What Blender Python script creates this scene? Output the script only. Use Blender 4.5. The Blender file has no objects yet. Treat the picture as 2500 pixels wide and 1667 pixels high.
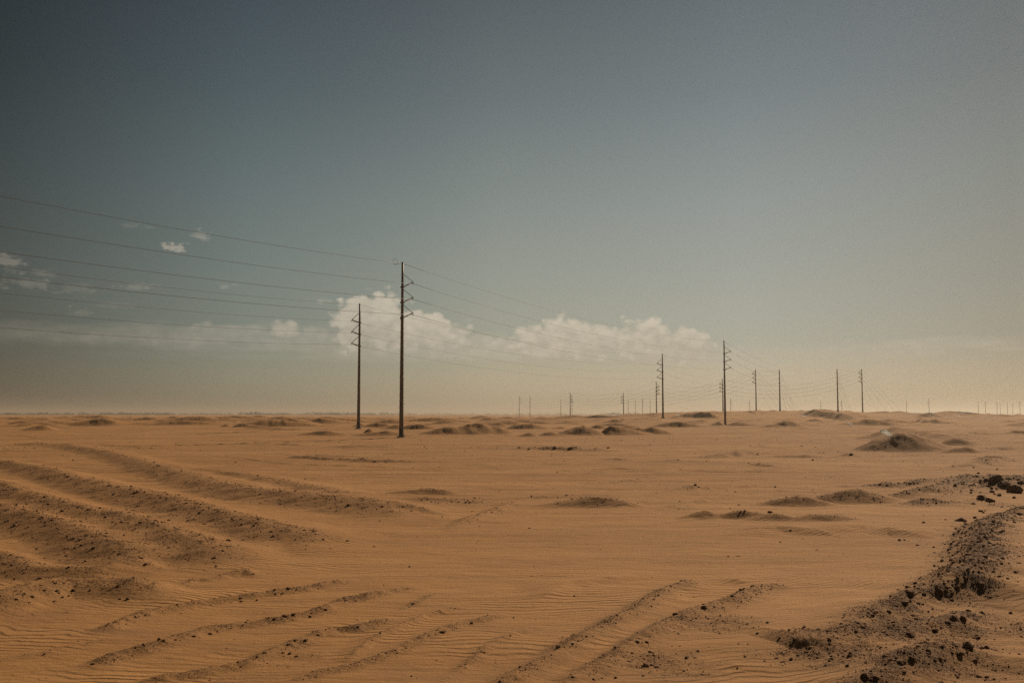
import bpy, math, random
import numpy as np
from mathutils import Vector

random.seed(7)
RNG = np.random.default_rng(11)
scene = bpy.context.scene
COL = scene.collection
R = math.radians

# ------------------------------------------------------------------ camera
HC = 3.4                       # eye height above the plain
F = 2500 * 35.0 / 36.0         # focal length in photo pixels
PITCH = math.atan((1010 - 833.5) / F)
CP, SP = math.cos(PITCH), math.sin(PITCH)
SUN_AZ, SUN_EL = R(34), R(31)  # azimuth to the right of the view direction


def at(px, py, D):
    """point on the sight line of a photo pixel at depth D"""
    xn, yn = (px - 1250) / F, (833.5 - py) / F
    t = D / (CP - yn * SP)
    return xn * t, D, HC + t * (SP + yn * CP)


def on_plane(px, py, z=0.0):
    xn, yn = (px - 1250) / F, (833.5 - py) / F
    dz = SP + yn * CP
    t = (z - HC) / dz
    return xn * t, t * (CP - yn * SP)


# ------------------------------------------------------------------ noise
PERM = RNG.permutation(512).astype(np.int64)
PERM = np.concatenate([PERM, PERM, PERM])
ANG = RNG.random(512) * 2 * np.pi
GX, GY = np.cos(ANG).astype(np.float32), np.sin(ANG).astype(np.float32)


def perlin(x, y):
    x = np.asarray(x, dtype=np.float64); y = np.asarray(y, dtype=np.float64)
    xi = np.floor(x).astype(np.int64); yi = np.floor(y).astype(np.int64)
    xf = (x - xi).astype(np.float32); yf = (y - yi).astype(np.float32)
    xi &= 511; yi &= 511
    u = xf * xf * xf * (xf * (xf * 6 - 15) + 10); v = yf * yf * yf * (yf * (yf * 6 - 15) + 10)

    def g(ix, iy, dx, dy):
        k = PERM[PERM[ix & 511] + (iy & 511)] & 511
        return GX[k] * dx + GY[k] * dy
    a = g(xi, yi, xf, yf); b = g(xi + 1, yi, xf - 1, yf)
    c = g(xi, yi + 1, xf, yf - 1); d = g(xi + 1, yi + 1, xf - 1, yf - 1)
    return (a + u * (b - a)) * (1 - v) + (c + u * (d - c)) * v


def fbm(x, y, o=3, s=0.0):
    r = 0; a = 1.0
    for i in range(o):
        r = r + a * perlin(x * 2 ** i + 17.3 * i + s, y * 2 ** i + 9.1 * i + s); a *= 0.5
    return r


def sm(a, b, x):
    t = np.clip((x - a) / (b - a), 0, 1)
    return t * t * (3 - 2 * t)


# ------------------------------------------------------------------ terrain description
# big utility poles: photo x of base, y of base, y of top, depth, arm side (+1 right / -1 left / 0 dead end)
BIG = {
    'near': (983, 1068, 641, 142, 1), 'second': (878.5, 1045.5, 742, 188, -1),
    'mid': (1767.5, 1038, 832, 275, 1), 'midleft': (1617, 1022.3, 864, 321, -1),
    'endleft': (1844.5, 1004, 902, 525, -1), 'endplain': (1902.5, 1002.3, 902, 470, 0),
    'endright': (2043.5, 1003.3, 901, 470, 0), 'endfar': (2103.5, 1004.8, 900.5, 525, -1),
}


def macro0(x, y):
    z = 0.6 * sm(120, 200, y) * (1 - sm(500, 900, y)) - 1.5 * sm(480, 880, y)
    hill = sm(325, 480, y) * sm(5, 95, x - 0.02 * (y - 300)) * (1 - sm(590, 900, y)) * (1 - 0.22 * sm(150, 250, x))
    z = z + 3.0 * hill + .4 * sm(270, 340, y) * (1 - sm(380, 520, y)) * (1 - sm(-60, 0, x))
    z = z + 0.5 * sm(20, 60, x) * sm(40, 90, y) * (1 - sm(120, 250, y))
    return z


_px = np.array([at(v[0], v[1], v[3]) for v in BIG.values()])
_res = _px[:, 2] - macro0(_px[:, 0], _px[:, 1])
_sg = 28.0
_K = np.exp(-((_px[:, None, 0] - _px[None, :, 0]) ** 2 + (_px[:, None, 1] - _px[None, :, 1]) ** 2) / (2 * _sg ** 2))
_w = np.linalg.solve(_K + 1e-6 * np.eye(len(_K)), _res)


def macro(x, y):
    z = macro0(x, y)
    for (a, b, _), w in zip(_px, _w):
        z = z + w * np.exp(-((x - a) ** 2 + (y - b) ** 2) / (2 * _sg ** 2))
    return z


# mounds: crest px x, crest y, base y, half widths left / right in px, rough, gravel, depth or None
MOUNDS = [
    (942, 1050, 1070, 52, 45, .9, .9, 150), (901, 1045, 1052, 9, 10, .6, .8, None), (955, 1040, 1051, 30, 22, .6, .5, 190),
    (1030, 1034, 1052, 45, 26, .4, .5, 180), (1100, 1040, 1057, 48, 32, .5, .6, None), (1167, 1030, 1058, 56, 40, .5, .5, None),
    (1205, 1038, 1057, 30, 34, .5, .6, None), (1150, 1036, 1058, 24, 30, .5, .5, None),
    (1222, 1022, 1031, 20, 22, .3, .4, 330), (1268, 1026.5, 1036, 22, 20, .3, .5, 290), (1322, 1014.5, 1028, 22, 28, .3, .3, 400),
    (1290, 1055, 1065, 18, 14, .5, .8, None), (1335, 1053, 1063, 18, 22, .4, .6, None), (1370, 1058, 1063, 20, 20, .5, .6, None),
    (1424, 1037, 1061, 46, 36, .5, .4, None), (1462, 1036, 1050, 18, 18, .3, .4, 185), (1495, 1035.5, 1060, 20, 58, .2, .2, None),
    (1555, 1041, 1058, 32, 40, .4, .5, None), (1590, 1041, 1058, 34, 42, .4, .5, None), (1463, 1022, 1033, 20, 20, .5, .7, 300),
    (1599, 1013.5, 1023, 22, 24, .2, .4, 400), (1607, 1022, 1032, 16, 18, .3, .5, 300), (1650, 1026, 1043, 42, 50, .5, .5, 215),
    (1752, 1026, 1035, 18, 16, .3, .4, 262), (1800, 1027, 1039, 24, 42, .3, .4, 250), (1917, 1025, 1043, 26, 34, .7, .7, 205),
    (1885, 1037, 1047, 22, 30, .9, .8, 190), (1990, 1018.5, 1029, 22, 22, .2, .3, 320), (1955, 1042, 1050, 18, 20, .9, .9, 180),
    (2012, 996.5, 1004, 40, 36, .1, .1, 510), (1853, 998, 1006, 26, 26, .1, .1, 520), (1742, 1003, 1012, 50, 30, .1, .1, 430),
    (1795, 1001, 1008, 40, 40, .1, .1, 500),
    (2072, 1003, 1009, 16, 16, .3, .3, 500), (2106, 1004, 1013, 20, 20, .5, .5, 515), (2146, 1002, 1010, 26, 26, .4, .4, 500),
    (2195, 1001, 1011, 28, 34, .4, .4, 490), (2268, 1003, 1020, 30, 34, .1, .0, 420), (2314, 999.5, 1012, 34, 95, .1, .1, 470),
    (2360, 1003, 1010, 60, 60, .1, .0, 460), (2122, 1019, 1040, 60, 60, .1, .1, 260), (2200, 1022, 1034, 34, 38, .1, .1, 300),
    (2151, 1070, 1101, 56, 78, .2, .5, None), (2210, 1053, 1102, 72, 92, .15, .5, None),
    (2336, 1067, 1086, 42, 44, .3, .6, None), (2360, 1087, 1105, 60, 26, .4, .5, None), (2376, 1055, 1064, 18, 18, 1., 1., 145),
    (2482, 1049, 1065, 24, 40, 1., 1., 140), (2280, 1039, 1048, 22, 22, .3, .5, 210), (2480, 1032, 1041, 22, 26, .4, .8, 225),
    (2420, 1109, 1121, 40, 44, .7, .9, None),
    # dunes across the plain at left
    (429, 1010.5, 1021, 40, 24, .1, .6, 430), (475, 1013, 1032, 110, 80, .1, .0, 330), (545, 1013.5, 1031, 70, 60, .1, .0, 345),  # first dune's gravel value paints its shaded slip face dark
    (612, 1015.5, 1033, 60, 68, .1, .0, 335), (735, 1015.5, 1031, 50, 80, .1, .0, 345), (796, 1018, 1032, 70, 66, .1, .0, 330),
    (50, 1013.5, 1027, 70, 44, .1, .0, 370), (150, 1017, 1026, 54, 66, .1, .0, 380), (245, 1022, 1027, 34, 40, .1, .2, 350),
    (935, 1016, 1031, 38, 40, .1, .0, 340), (1040, 1023.5, 1031, 42, 24, .1, .3, 320), (330, 1019, 1028, 60, 60, .1, .0, 370),
    (660, 1045, 1060, 90, 60, .9, .5, 175), (690, 1041, 1049, 30, 26, .9, .7, 200), (795, 1051, 1068, 46, 34, .8, .7, 150),
    (770, 1040, 1048, 40, 34, .6, .4, 200), (590, 1043, 1048, 16, 16, .6, .6, 220), (500, 1061, 1066, 10, 10, .8, .8, 150),
    # gravel hummocks in the middle distance at right
    (2078, 1192, 1229, 92, 110, .4, .8, None), (1952, 1209, 1236, 90, 70, .5, .6, None), (1728, 1249, 1268, 64, 34, .5, .6, None),
    (1820, 1248, 1268, 64, 70, .4, .5, None), (1890, 1252, 1271, 60, 60, .5, .6, None), (2000, 1254, 1271, 80, 90, .5, .6, None),
    (1055, 1190, 1207, 100, 60, .4, .9, None), (1470, 1212, 1238, 130, 80, .3, .75, None),
]

# ridges: crest pixels listed left to right; height, camera-side width, far-side width, sharp, rough, gravel
RIDGES = [
    # broad ridges at left
    ([(18, 1081), (90, 1082), (167, 1085), (238, 1097), (327, 1119), (417, 1146), (506, 1170), (595, 1191), (700, 1200), (830, 1213), (930, 1226), (990, 1240)], 0.342, 1.95, 3.54, 0.35, 0.19, 0.53),
    ([(440, 1144), (560, 1153), (640, 1163), (715, 1178), (791, 1192), (906, 1206)], 0.189, 1.24, 2.36, 0.35, 0.19, 0.5),
    ([(-160, 1105), (0, 1124), (90, 1137), (165, 1160), (268, 1185), (360, 1202), (420, 1215), (506, 1245), (600, 1265), (700, 1288), (745, 1305)], 0.342, 1.75, 2.67, 0.35, 0.19, 0.59),
    ([(-160, 1140), (0, 1177), (40, 1195), (120, 1218), (208, 1241), (283, 1250), (342, 1268), (417, 1295), (464, 1313), (520, 1337), (580, 1350)], 0.304, 1.4, 2.07, 0.35, 0.19, 0.62),
    ([(-200, 1190), (0, 1232), (60, 1250), (120, 1265), (178, 1283), (238, 1304), (298, 1331), (335, 1352)], 0.332, 1.55, 1.91, 0.35, 0.19, 0.62),
    ([(-120, 1330), (0, 1346), (45, 1364), (90, 1384), (180, 1386), (253, 1385), (312, 1373), (336, 1363)], 0.166, 0.929, 0.886, 0.35, 0.27, 0.56),
    ([(-100, 1470), (0, 1450), (60, 1434), (119, 1418), (164, 1410), (208, 1410), (253, 1413), (327, 1419), (400, 1432)], 0.232, 0.98, 1.19, 0.35, 0.38, 0.62),
    # low tyre berms fanning over the foreground
    ([(440, 1428), (470, 1411), (500, 1409), (530, 1405), (593, 1391), (625, 1399)], 0.0574, 0.248, 0.35, 0.5, 0.56, 0.56),
    ([(245, 1535), (287, 1516), (363, 1487), (478, 1466), (555, 1455), (650, 1443), (727, 1432), (784, 1422), (852, 1411)], 0.0663, 0.26, 0.266, 0.5, 0.64, 0.63),
    ([(214, 1612), (268, 1594), (344, 1577), (402, 1562), (459, 1543), (536, 1522), (612, 1512), (708, 1497), (784, 1480), (842, 1459), (900, 1447), (1005, 1427)], 0.0749, 0.26, 0.266, 0.55, 0.64, 0.7),
    ([(300, 1672), (402, 1648), (478, 1635), (536, 1623), (612, 1608), (646, 1591), (696, 1572), (772, 1545), (814, 1533), (868, 1529), (925, 1514), (960, 1505)], 0.0663, 0.248, 0.294, 0.6, 0.64, 0.63),
    ([(845, 1604), (875, 1583), (925, 1552), (983, 1524), (1040, 1497), (1090, 1485), (1136, 1470)], 0.0486, 0.136, 0.35, 0.75, 0.4, 0.41),
    ([(696, 1663), (791, 1633), (868, 1617), (944, 1591), (1002, 1568), (1078, 1537), (1136, 1514), (1193, 1503), (1227, 1491)], 0.0486, 0.174, 0.315, 0.6, 0.56, 0.56),
    ([(983, 1480), (1050, 1450)], 0.0221, 0.124, 0.21, 0.4, 0.48, 0.56),
    ([(1080, 1652), (1155, 1606), (1193, 1575), (1250, 1545), (1308, 1526)], 0.0309, 0.155, 0.21, 0.4, 0.48, 0.41),
    ([(0, 1600), (110, 1590), (190, 1572), (280, 1555)], 0.0266, 0.186, 0.21, 0.4, 0.48, 0.35),
    ([(1716, 1410), (1683, 1415), (1633, 1430), (1575, 1468), (1530, 1491), (1464, 1526), (1396, 1568), (1300, 1617), (1245, 1645), (1170, 1672)], 0.135, 0.42, 0.55, 0.6, 0.25, 0.54),  # gravel tone on the left flank also paints in its shadow side
    ([(1345, 1672), (1468, 1606), (1537, 1564), (1583, 1537), (1625, 1514), (1675, 1491), (1740, 1470), (1797, 1453), (1855, 1426), (1897, 1416)], 0.09, 0.42, 0.3, 0.55, 0.5, 0.63),
    ([(1308, 1465), (1345, 1444), (1384, 1420), (1484, 1407), (1568, 1396)], 0.0855, 0.45, 0.9, 0.6, 0.04, 0),
    ([(1716, 1410), (1797, 1413), (1855, 1402)], 0.0713, 0.35, 0.8, 0.6, 0.04, 0),
    ([(1802, 1298), (1891, 1282), (1985, 1289), (2055, 1280), (2167, 1274)], 0.157, 0.9, 1.8, 0.5, 0.04, 0),
    ([(2120, 1292), (2172, 1288), (2219, 1294), (2303, 1279)], 0.157, 0.8, 1.4, 0.5, 0.04, 0),
    ([(1730, 1632), (1800, 1622), (1900, 1626)], 0.0428, 0.3, 0.6, 0.6, 0.04, 0),
    ([(1088, 1283), (1135, 1266), (1180, 1252), (1215, 1238), (1250, 1222)], 0.0972, 0.558, 0.35, 0.6, 0.32, 0.41),
    ([(945, 1240), (1010, 1246), (1090, 1256)], 0.0707, 0.434, 0.49, 0.3, 0.48, 0.56),
    ([(980, 1212), (1060, 1215), (1150, 1222), (1230, 1226)], 0.0619, 0.496, 0.63, 0.2, 0.56, 0.56),
    ([(1225, 1214), (1330, 1212), (1400, 1210)], 0.0531, 0.434, 0.56, 0.3, 0.4, 0.49),
    # long dirt bars right of centre
    ([(2092, 1177), (2170, 1177), (2230, 1174), (2300, 1166)], .24, 1.0, 1.2, .3, .7, .9),
    ([(2148, 1203), (2210, 1199), (2260, 1196), (2335, 1194)], .2, .8, .9, .3, .7, .8),
    ([(2195, 1222), (2260, 1217), (2345, 1216)], .2, .8, .8, .3, .6, .9),
    # rocky berm at right
    ([(2280, 1182), (2366, 1158), (2420, 1160), (2443, 1166), (2500, 1161), (2620, 1150)], 0.506, 2, 2.4, 0.3, 0.5, 0.97),
    ([(1931, 1554), (1980, 1548), (2034, 1539), (2081, 1523), (2151, 1489), (2198, 1469), (2235, 1449), (2289, 1442), (2326, 1422), (2370, 1409), (2403, 1382)], 0.221, 0.75, 2.2, 0.4, 0.62, 0.97),
    ([(2600, 1220), (2510, 1236), (2464, 1252), (2428, 1262), (2409, 1290), (2408, 1326), (2416, 1350), (2400, 1384), (2360, 1412), (2310, 1432)], .40, 1.1, 4.0, .3, .6, .97),
    ([(2134, 1560), (2218, 1545), (2235, 1526), (2326, 1503), (2370, 1486)], 0.166, 0.6, 0.6, 0.3, 0.62, 0.97),
    ([(2040, 1690), (2100, 1657), (2134, 1644), (2202, 1610), (2286, 1583), (2370, 1570)], 0.184, 0.55, 1.2, 0.5, 0.56, 0.97),
    ([(2190, 1640), (2225, 1625), (2300, 1604), (2403, 1596), (2500, 1606), (2600, 1620)], 0.12, 0.6, 0.9, 0.5, 0.062, 0.049),
    ([(2330, 1450), (2400, 1455), (2500, 1470)], 0.11, 0.5, 0.5, 0.5, 0.062, 0.097),
    # thin vehicle tracks over the plain
    ([(1480, 1246), (1600, 1216), (1750, 1190), (1900, 1180)], .06, .3, .4, .4, .2, .15), ([(1520, 1263), (1660, 1231), (1800, 1206), (1950, 1192)], .06, .3, .4, .4, .2, .15),
    ([(1560, 1280), (1720, 1262), (1900, 1262), (2100, 1246)], .05, .3, .4, .4, .2, .1), ([(1300, 1150), (1500, 1142), (1800, 1150), (2050, 1142)], .07, .5, .6, .4, .2, .2),
    ([(500, 1106), (700, 1130), (1000, 1140), (1400, 1138)], .07, .5, .6, .4, .2, .15), ([(600, 1100), (900, 1124), (1250, 1128)], .07, .5, .6, .4, .2, .15),
    ([(440, 1076.5), (555, 1079.5)], 0.2, 0.9, 1.2, 0.6, 0.4, 0.45), ([(595, 1081), (700, 1083), (775, 1086)], 0.2, 0.9, 1.2, 0.6, 0.3, 0.45),
    ([(795, 1086.5), (880, 1086), (962, 1087)], 0.24, 0.9, 1.2, 0.6, 0.3, 0.45), ([(1040, 1090), (1200, 1093), (1295, 1096)], 0.16, 1, 1.2, 0.4, 0.9, 0.52),
    ([(1230, 1089), (1355, 1092), (1420, 1094), (1500, 1094)], 0.3, 1.2, 1.2, 0.3, 1, 0.75), ([(680, 1112), (760, 1115), (860, 1120), (960, 1122), (1090, 1121)], 0.16, 0.9, 1, 0.3, 1, 0.68),
    ([(700, 1107), (820, 1110), (900, 1112)], 0.1, 0.8, 1, 0.3, 1, 0.45), ([(880, 1104), (1000, 1106), (1130, 1109)], 0.12, 0.8, 1, 0.3, 0.6, 0.38),
    ([(1470, 1119), (1500, 1117), (1545, 1122)], 0.18, 0.9, 1, 0.3, 1, 0.68), ([(1580, 1124), (1640, 1123), (1705, 1122)], 0.16, 0.8, 1, 0.3, 0.9, 0.6),
    ([(1690, 1110), (1760, 1107), (1830, 1103), (1900, 1099)], 0.3, 1.3, 1.4, 0.3, 0.8, 0.6), ([(1790, 1129), (1850, 1131), (1905, 1135)], 0.16, 0.8, 1, 0.3, 0.9, 0.6),
    ([(1880, 1108), (1960, 1109), (2045, 1112)], 0.2, 0.9, 1.2, 0.3, 0.8, 0.45), ([(2050, 1107), (2078, 1106), (2095, 1109)], 0.2, 0.7, 0.8, 0.3, 1, 0.68),
    ([(1800, 1091), (1860, 1089), (1905, 1091)], 0.15, 0.8, 1, 0.4, 0.3, 0.38), ([(2400, 1093), (2450, 1090), (2500, 1086)], 0.3, 1.4, 1.6, 0.3, 0.8, 0.68),
    ([(2360, 1132), (2420, 1118), (2500, 1112)], 0.3, 1.4, 1.6, 0.3, 0.9, 0.68), ([(2290, 1140), (2330, 1136), (2400, 1134)], 0.14, 0.8, 1, 0.3, 0.9, 0.6),
    ([(1430, 1180), (1530, 1172), (1590, 1168)], 0.08, 0.8, 0.9, 0.3, 0.8, 0.45), ([(1640, 1190), (1700, 1185), (1730, 1184)], 0.14, 0.8, 0.9, 0.3, 0.9, 0.6),
    ([(220, 1082), (300, 1088), (430, 1092)], 0.12, 0.9, 1, 0.3, 0.6, 0.45), ([(0, 1060), (90, 1066), (130, 1070)], 0.1, 1, 1, 0.3, 0.6, 0.38),
    ([(2300, 1062), (2380, 1058), (2500, 1057)], 0.25, 1.5, 2, 0.3, 0.9, 0.6),
    # sand wall behind the double mound
    ([(2137, 1046, 128), (2180, 1042, 126), (2230, 1050, 120), (2300, 1057, 112), (2360, 1064, 106)], 0, 3.0, 5.0, .6, .1, .0),
    # dark slip face of the big dune on the hill
    ([(1956, 1003, 440), (1987, 998, 420), (2030, 1003, 395), (2065, 1009, 370), (2098, 1016, 345)], 0, 7.5, 16.0, .6, .05, .05),
    ([(1640, 1019, 420), (1690, 1008, 400), (1735, 1004, 390), (1760, 1007, 390)], 0, 6.0, 12.0, .4, .1, .05),
    ([(2230, 1016, 330), (2280, 1022, 300), (2330, 1030, 280)], 0, 4.0, 7.0, .4, .1, .0),
]

# gravel patches without relief: px x, y, radius x, radius y, strength
PATCHES = [
    (1735, 1520, 150, 38, .75), (1610, 1620, 150, 46, .85), (1880, 1600, 120, 40, .35), (2040, 1600, 190, 66, 1.05), (2250, 1550, 230, 70, 1.1),
    (2420, 1530, 140, 36, .9), (2360, 1640, 190, 30, .9), (2330, 1480, 150, 24, .95), (2250, 1330, 60, 40, .4), (2460, 1370, 60, 16, .6),
    (2460, 1235, 60, 20, .8), (300, 1450, 140, 40, .5), (90, 1500, 120, 30, .35), (100, 1200, 160, 18, .5), (300, 1300, 90, 16, .4), (450, 1360, 120, 20, .35),
    (1110, 1222, 150, 14, .6), (870, 1235, 80, 12, .6), (1430, 1215, 90, 14, .6), (1650, 1240, 60, 12, .35), (1560, 1180, 170, 14, .28), (2000, 1215, 190, 26, .35),
    (880, 1115, 220, 8, .4), (1800, 1105, 130, 7, .5), (2430, 1060, 90, 20, .6), (2400, 1100, 120, 18, .6), (2300, 1150, 150, 14, .3), (1650, 1128, 200, 7, .3),
    (700, 1630, 120, 26, .35), (560, 1650, 120, 20, .4), (1390, 1590, 60, 24, .7), (980, 1640, 120, 20, .3), (1240, 1640, 100, 30, .35),
    (640, 1510, 60, 14, .4), (760, 1600, 60, 20, .4), (90, 1095, 200, 14, .6), (250, 1140, 150, 16, .4), (2450, 1024, 110, 9, .95), (2330, 1030, 100, 7, .8), (2380, 1050, 120, 9, .6), (2230, 1032, 60, 5, .6),
]


def cone(p):
    f = np.clip(1.06 - np.sqrt(p * p + .035), 0, 1) / .873
    return f * f / (f + .10) * 1.10


def prof(u, sharp):
    u = np.clip(u, 0, 1)
    a = (1 - u) ** 2 * (1 + 2 * u)
    b = np.sqrt((1 - u) ** 2 + .0) ** 1.35
    return a * (1 - sharp) + b * sharp


# world-space mounds
MW = []
for (cx, cy, by, wl, wr, rough, gr, D) in MOUNDS:
    if D is None:
        x0, d0 = on_plane(cx, by, 0.0)
        for _ in range(3):
            x0, d0 = on_plane(cx, by, min(float(macro(np.array(x0), np.array(d0))), 2.0))
        D = d0
        Hm = 0.5
        for _ in range(4):
            Dc = D + (1.7 if D < 110 else 1.3) * Hm
            x, y, z = at(cx, cy, Dc)
            Hm = max(.1, z - float(macro(np.array(x), np.array(y))))
    else:
        x, y, z = at(cx, cy, D)
        Hm = max(.15, z - float(macro(np.array(x), np.array(y))))
    s = y / F
    kx = 1.15 if y < 120 or y > 320 else 1.45
    MW.append((x, y, Hm, wl * s * kx, wr * s * kx, max((1.9 if y < 110 else 1.65) * Hm, (.11 if y < 200 else .08) * (wl + wr) * s), max(2.6 * Hm, .3 * (wl + wr) * s), rough, gr))

_r = random.Random(41)
for _ in range(420):            # lesser hummocks dotted over the far plain
    y = 170 * math.exp(_r.random() ** .8 * math.log(5))
    x = _r.uniform(-.6, .6) * y
    if (x > 25 and 120 < y < 260) or any(abs(x - q[0]) < 6 and abs(y - q[1]) < 10 for q in _px):
        continue
    H = _r.uniform(.3, 1.1) * (1 + .9 * sm(250, 500, y)) * (1 if x < 60 else .6)
    a = _r.uniform(1.6, 3.6) * H; 
    MW.append((x, y, H, a * _r.uniform(.9, 1.9), a * _r.uniform(.9, 1.9), 1.5 * H, _r.uniform(2.5, 4) * H, _r.uniform(.1, .6), _r.uniform(.1, .6)))

for _ in range(190):            # broad low dunes
    y = 210 * math.exp(_r.random() ** .85 * math.log(4))
    x = _r.uniform(-.58, .56) * y
    if (x > 25 and y < 270) or any(abs(x - q[0]) < 10 and abs(y - q[1]) < 16 for q in _px):
        continue
    H = _r.uniform(.7, 2.0) * (1 + .4 * sm(250, 500, y)) * (1 if x < 50 else .6)
    MW.append((x, y, H, H * _r.uniform(3, 8), H * _r.uniform(3, 8), 1.6 * H, 5 * H, .1, _r.choice((0, 0, .1, .35, .6))))

RW = []
for (pts, Hr, wc, wf, sharp, rough, gr) in RIDGES:
    w = []
    for p in pts:
        if len(p) == 3:
            x, y, z = at(*p)
            w.append((x, y, max(.05, z - float(macro(np.array(x), np.array(y))))))
        else:
            x, y = on_plane(p[0], p[1], Hr * .92)
            for _ in range(2):
                x, y = on_plane(p[0], p[1], Hr * .92 + min(1.2, float(macro(np.array(x), np.array(y)))))
            w.append((x, y, Hr))
    n = len(w)                              # taper the ends
    w[0] = (w[0][0], w[0][1], w[0][2] * .25); w[-1] = (w[-1][0], w[-1][1], w[-1][2] * .25)
    if len(pts[0]) == 3:
        Hx = max(q[2] for q in w); wc, wf = (4.5 if pts[0][0] == 2137 else 1.5) * Hx, 5.5 * Hx
    RW.append((np.array(w), wc, wf, sharp, rough, gr))

PW = []
for (cx, cy, rx, ry, st) in PATCHES:
    x, y = on_plane(cx, cy); _, y1 = on_plane(cx, cy - ry); _, y2 = on_plane(cx, cy + ry)
    PW.append((x, y, rx * y / F, max(.2, (y1 - y2) / 2), st))


def terrain(x, y):
    """height and gravel mask at world points (flat arrays)"""
    x = np.asarray(x, dtype=np.float64); y = np.asarray(y, dtype=np.float64)
    r = np.hypot(x, y)
    z = macro(x, y)
    plain = sm(38, 80, r) * (1 - sm(300, 420, r)) * (1 - .8 * sm(30, 60, x) * sm(120, 150, y)) * (.20 + .55 * fbm(x * .05, y * .30, 4, 12.))
    grav = np.clip(plain, 0, .5); rough = np.zeros_like(x); soft = np.zeros_like(x)
    fw = sm(60, 120, r)
    wx = x + .16 * fbm(x * .9, y * .9, 2, 3.0) * (1 - fw) + fw * .9 * fbm(x * .17, y * .17, 3, 3.0)
    wy = y + .16 * fbm(x * .9, y * .9, 2, 40.0) * (1 - fw) + fw * .9 * fbm(x * .17, y * .17, 3, 40.0)
    # mounds (piles meet in creases, so take the higher one)
    mz = np.zeros_like(x)
    for (cx, cy, H, wl, wr, wc, wf, rg, gr) in MW:
        m = (x > cx - wl * 1.6) & (x < cx + wr * 1.6) & (y > cy - wc * 1.6) & (y < cy + wf * 1.6)
        if not m.any():
            continue
        fx, fy = wx[m] - cx, wy[m] - cy
        p = np.hypot(fx / np.where(fx < 0, wl, wr), fy / np.where(fy < 0, wc, wf)) / 1.22
        f = cone(p) if rg > .12 else prof(p / 1.15, .45)
        h = H * f
        h = h * (1 + .1 * fbm(x[m] * 2 / max(H, .5), y[m] * 2 / max(H, .5), 2, 5.)) 
        kk = .12 * H
        mz[m] = np.maximum(.5 * (mz[m] + h + np.sqrt((mz[m] - h) ** 2 + kk * kk)) - .5 * kk, np.maximum(mz[m], 0))
        face = np.clip(1.15 - p, 0, 1) ** .6
        if gr < .3:
            soft[m] = np.maximum(soft[m], np.clip(face * 1.8, 0, 1))
        grav[m] = np.maximum(grav[m], .62 * gr * face * np.where(fy < .25 * wf, 1, .5)); rough[m] = np.maximum(rough[m], rg * face)  # part real gravel, part painted shade: heavier on camera-side slopes
    damp = 1 / (1 + 2.2 * mz)
    z = z + mz
    for (w, wc, wf, sharp, rg, gr) in RW:
        big = max(wc, wf) * 1.5
        m = (x > w[:, 0].min() - big) & (x < w[:, 0].max() + big) & (y > w[:, 1].min() - big) & (y < w[:, 1].max() + big)
        if not m.any():
            continue
        k = min(1.0, max(wc, .3))
        xx = x[m] + (wx[m] - x[m]) * k; yy = y[m] + (wy[m] - y[m]) * k
        best = np.full(xx.shape, 1e9); hh = np.zeros_like(xx); side = np.zeros_like(xx)
        for a, b in zip(w[:-1], w[1:]):
            dx, dy = b[0] - a[0], b[1] - a[1]
            L2 = dx * dx + dy * dy
            t = np.clip(((xx - a[0]) * dx + (yy - a[1]) * dy) / L2, 0, 1)
            qx, qy = xx - (a[0] + t * dx), yy - (a[1] + t * dy)
            d = qx * qx + qy * qy
            n = d < best
            best = np.where(n, d, best); hh = np.where(n, a[2] + (b[2] - a[2]) * t, hh)
            side = np.where(n, (dx * qy - dy * qx) / (math.sqrt(L2) * np.sqrt(d + 1e-9)), side)
        d = np.sqrt(best)
        lump = 1 + (.16 + .22 * rg) * perlin(xx * .9 / max(wc, .4) + 7, yy * .9 / max(wc, .4))
        W = (wc + (wf - wc) * (.5 + .5 * np.clip(side * 1.4, -1, 1))) * (1 + .25 * perlin(xx * .7, yy * .7 + 30))
        u = d / W
        z[m] += hh * lump * prof(u, sharp)
        face = np.clip(1.2 - np.where(side < 0, u * .95, d / min(wf, .75 * wc) * 1.2), 0, 1) ** .7 * np.clip(hh / (w[:, 2].max() * .6), 0, 1)
        grav[m] = np.maximum(grav[m], gr * face); rough[m] = np.maximum(rough[m], rg * face)  # gravel tone kept mostly to the camera side, painting in some slope shade
    for (cx, cy, rx, ry, st) in PW:
        m = (np.abs(x - cx) < rx * 1.4) & (np.abs(y - cy) < ry * 1.4)
        if m.any():
            p = np.hypot((x[m] - cx) / rx, (y[m] - cy) / ry) + .35 * fbm(x[m] * 12 / y[m].mean() * 2, y[m] * 2, 2)
            g = .72 * st * sm(1.2, .3, p)
            grav[m] = np.maximum(grav[m], g); rough[m] = np.maximum(rough[m], g * .8)
    # general unevenness
    n1 = fbm(x * .045, y * .06, 3, 2.)
    z = z + (.10 + .22 * sm(120, 260, y)) * n1 * sm(35, 90, r)
    z = z + .035 * fbm(x * .35, y * .55, 3, 60.)
    z = z + .085 * sm(35, 60, r) * (1 - sm(150, 220, r)) * perlin(x * .07, y * .8 + 5) + .05 * sm(25, 45, r) * (1 - sm(150, 220, r)) * fbm(x * .25, y * 1.3, 3, 71.)
    far = sm(160, 330, r)
    rid = (1 - np.abs(fbm(x * .022 + .4 * y * .01, y * .030, 2, 21.)) * 2.2)
    z = z - .25 * far + far * damp * .9 * np.clip(rid, 0, 1) ** 2.2 * (.55 + .45 * sm(-100, 60, -x)) * (1 - .35 * sm(60, 160, x))
    rid2 = 1 - np.abs(fbm(x * .012 + 9, y * .02, 2, 121.)) * 2.4
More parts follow.
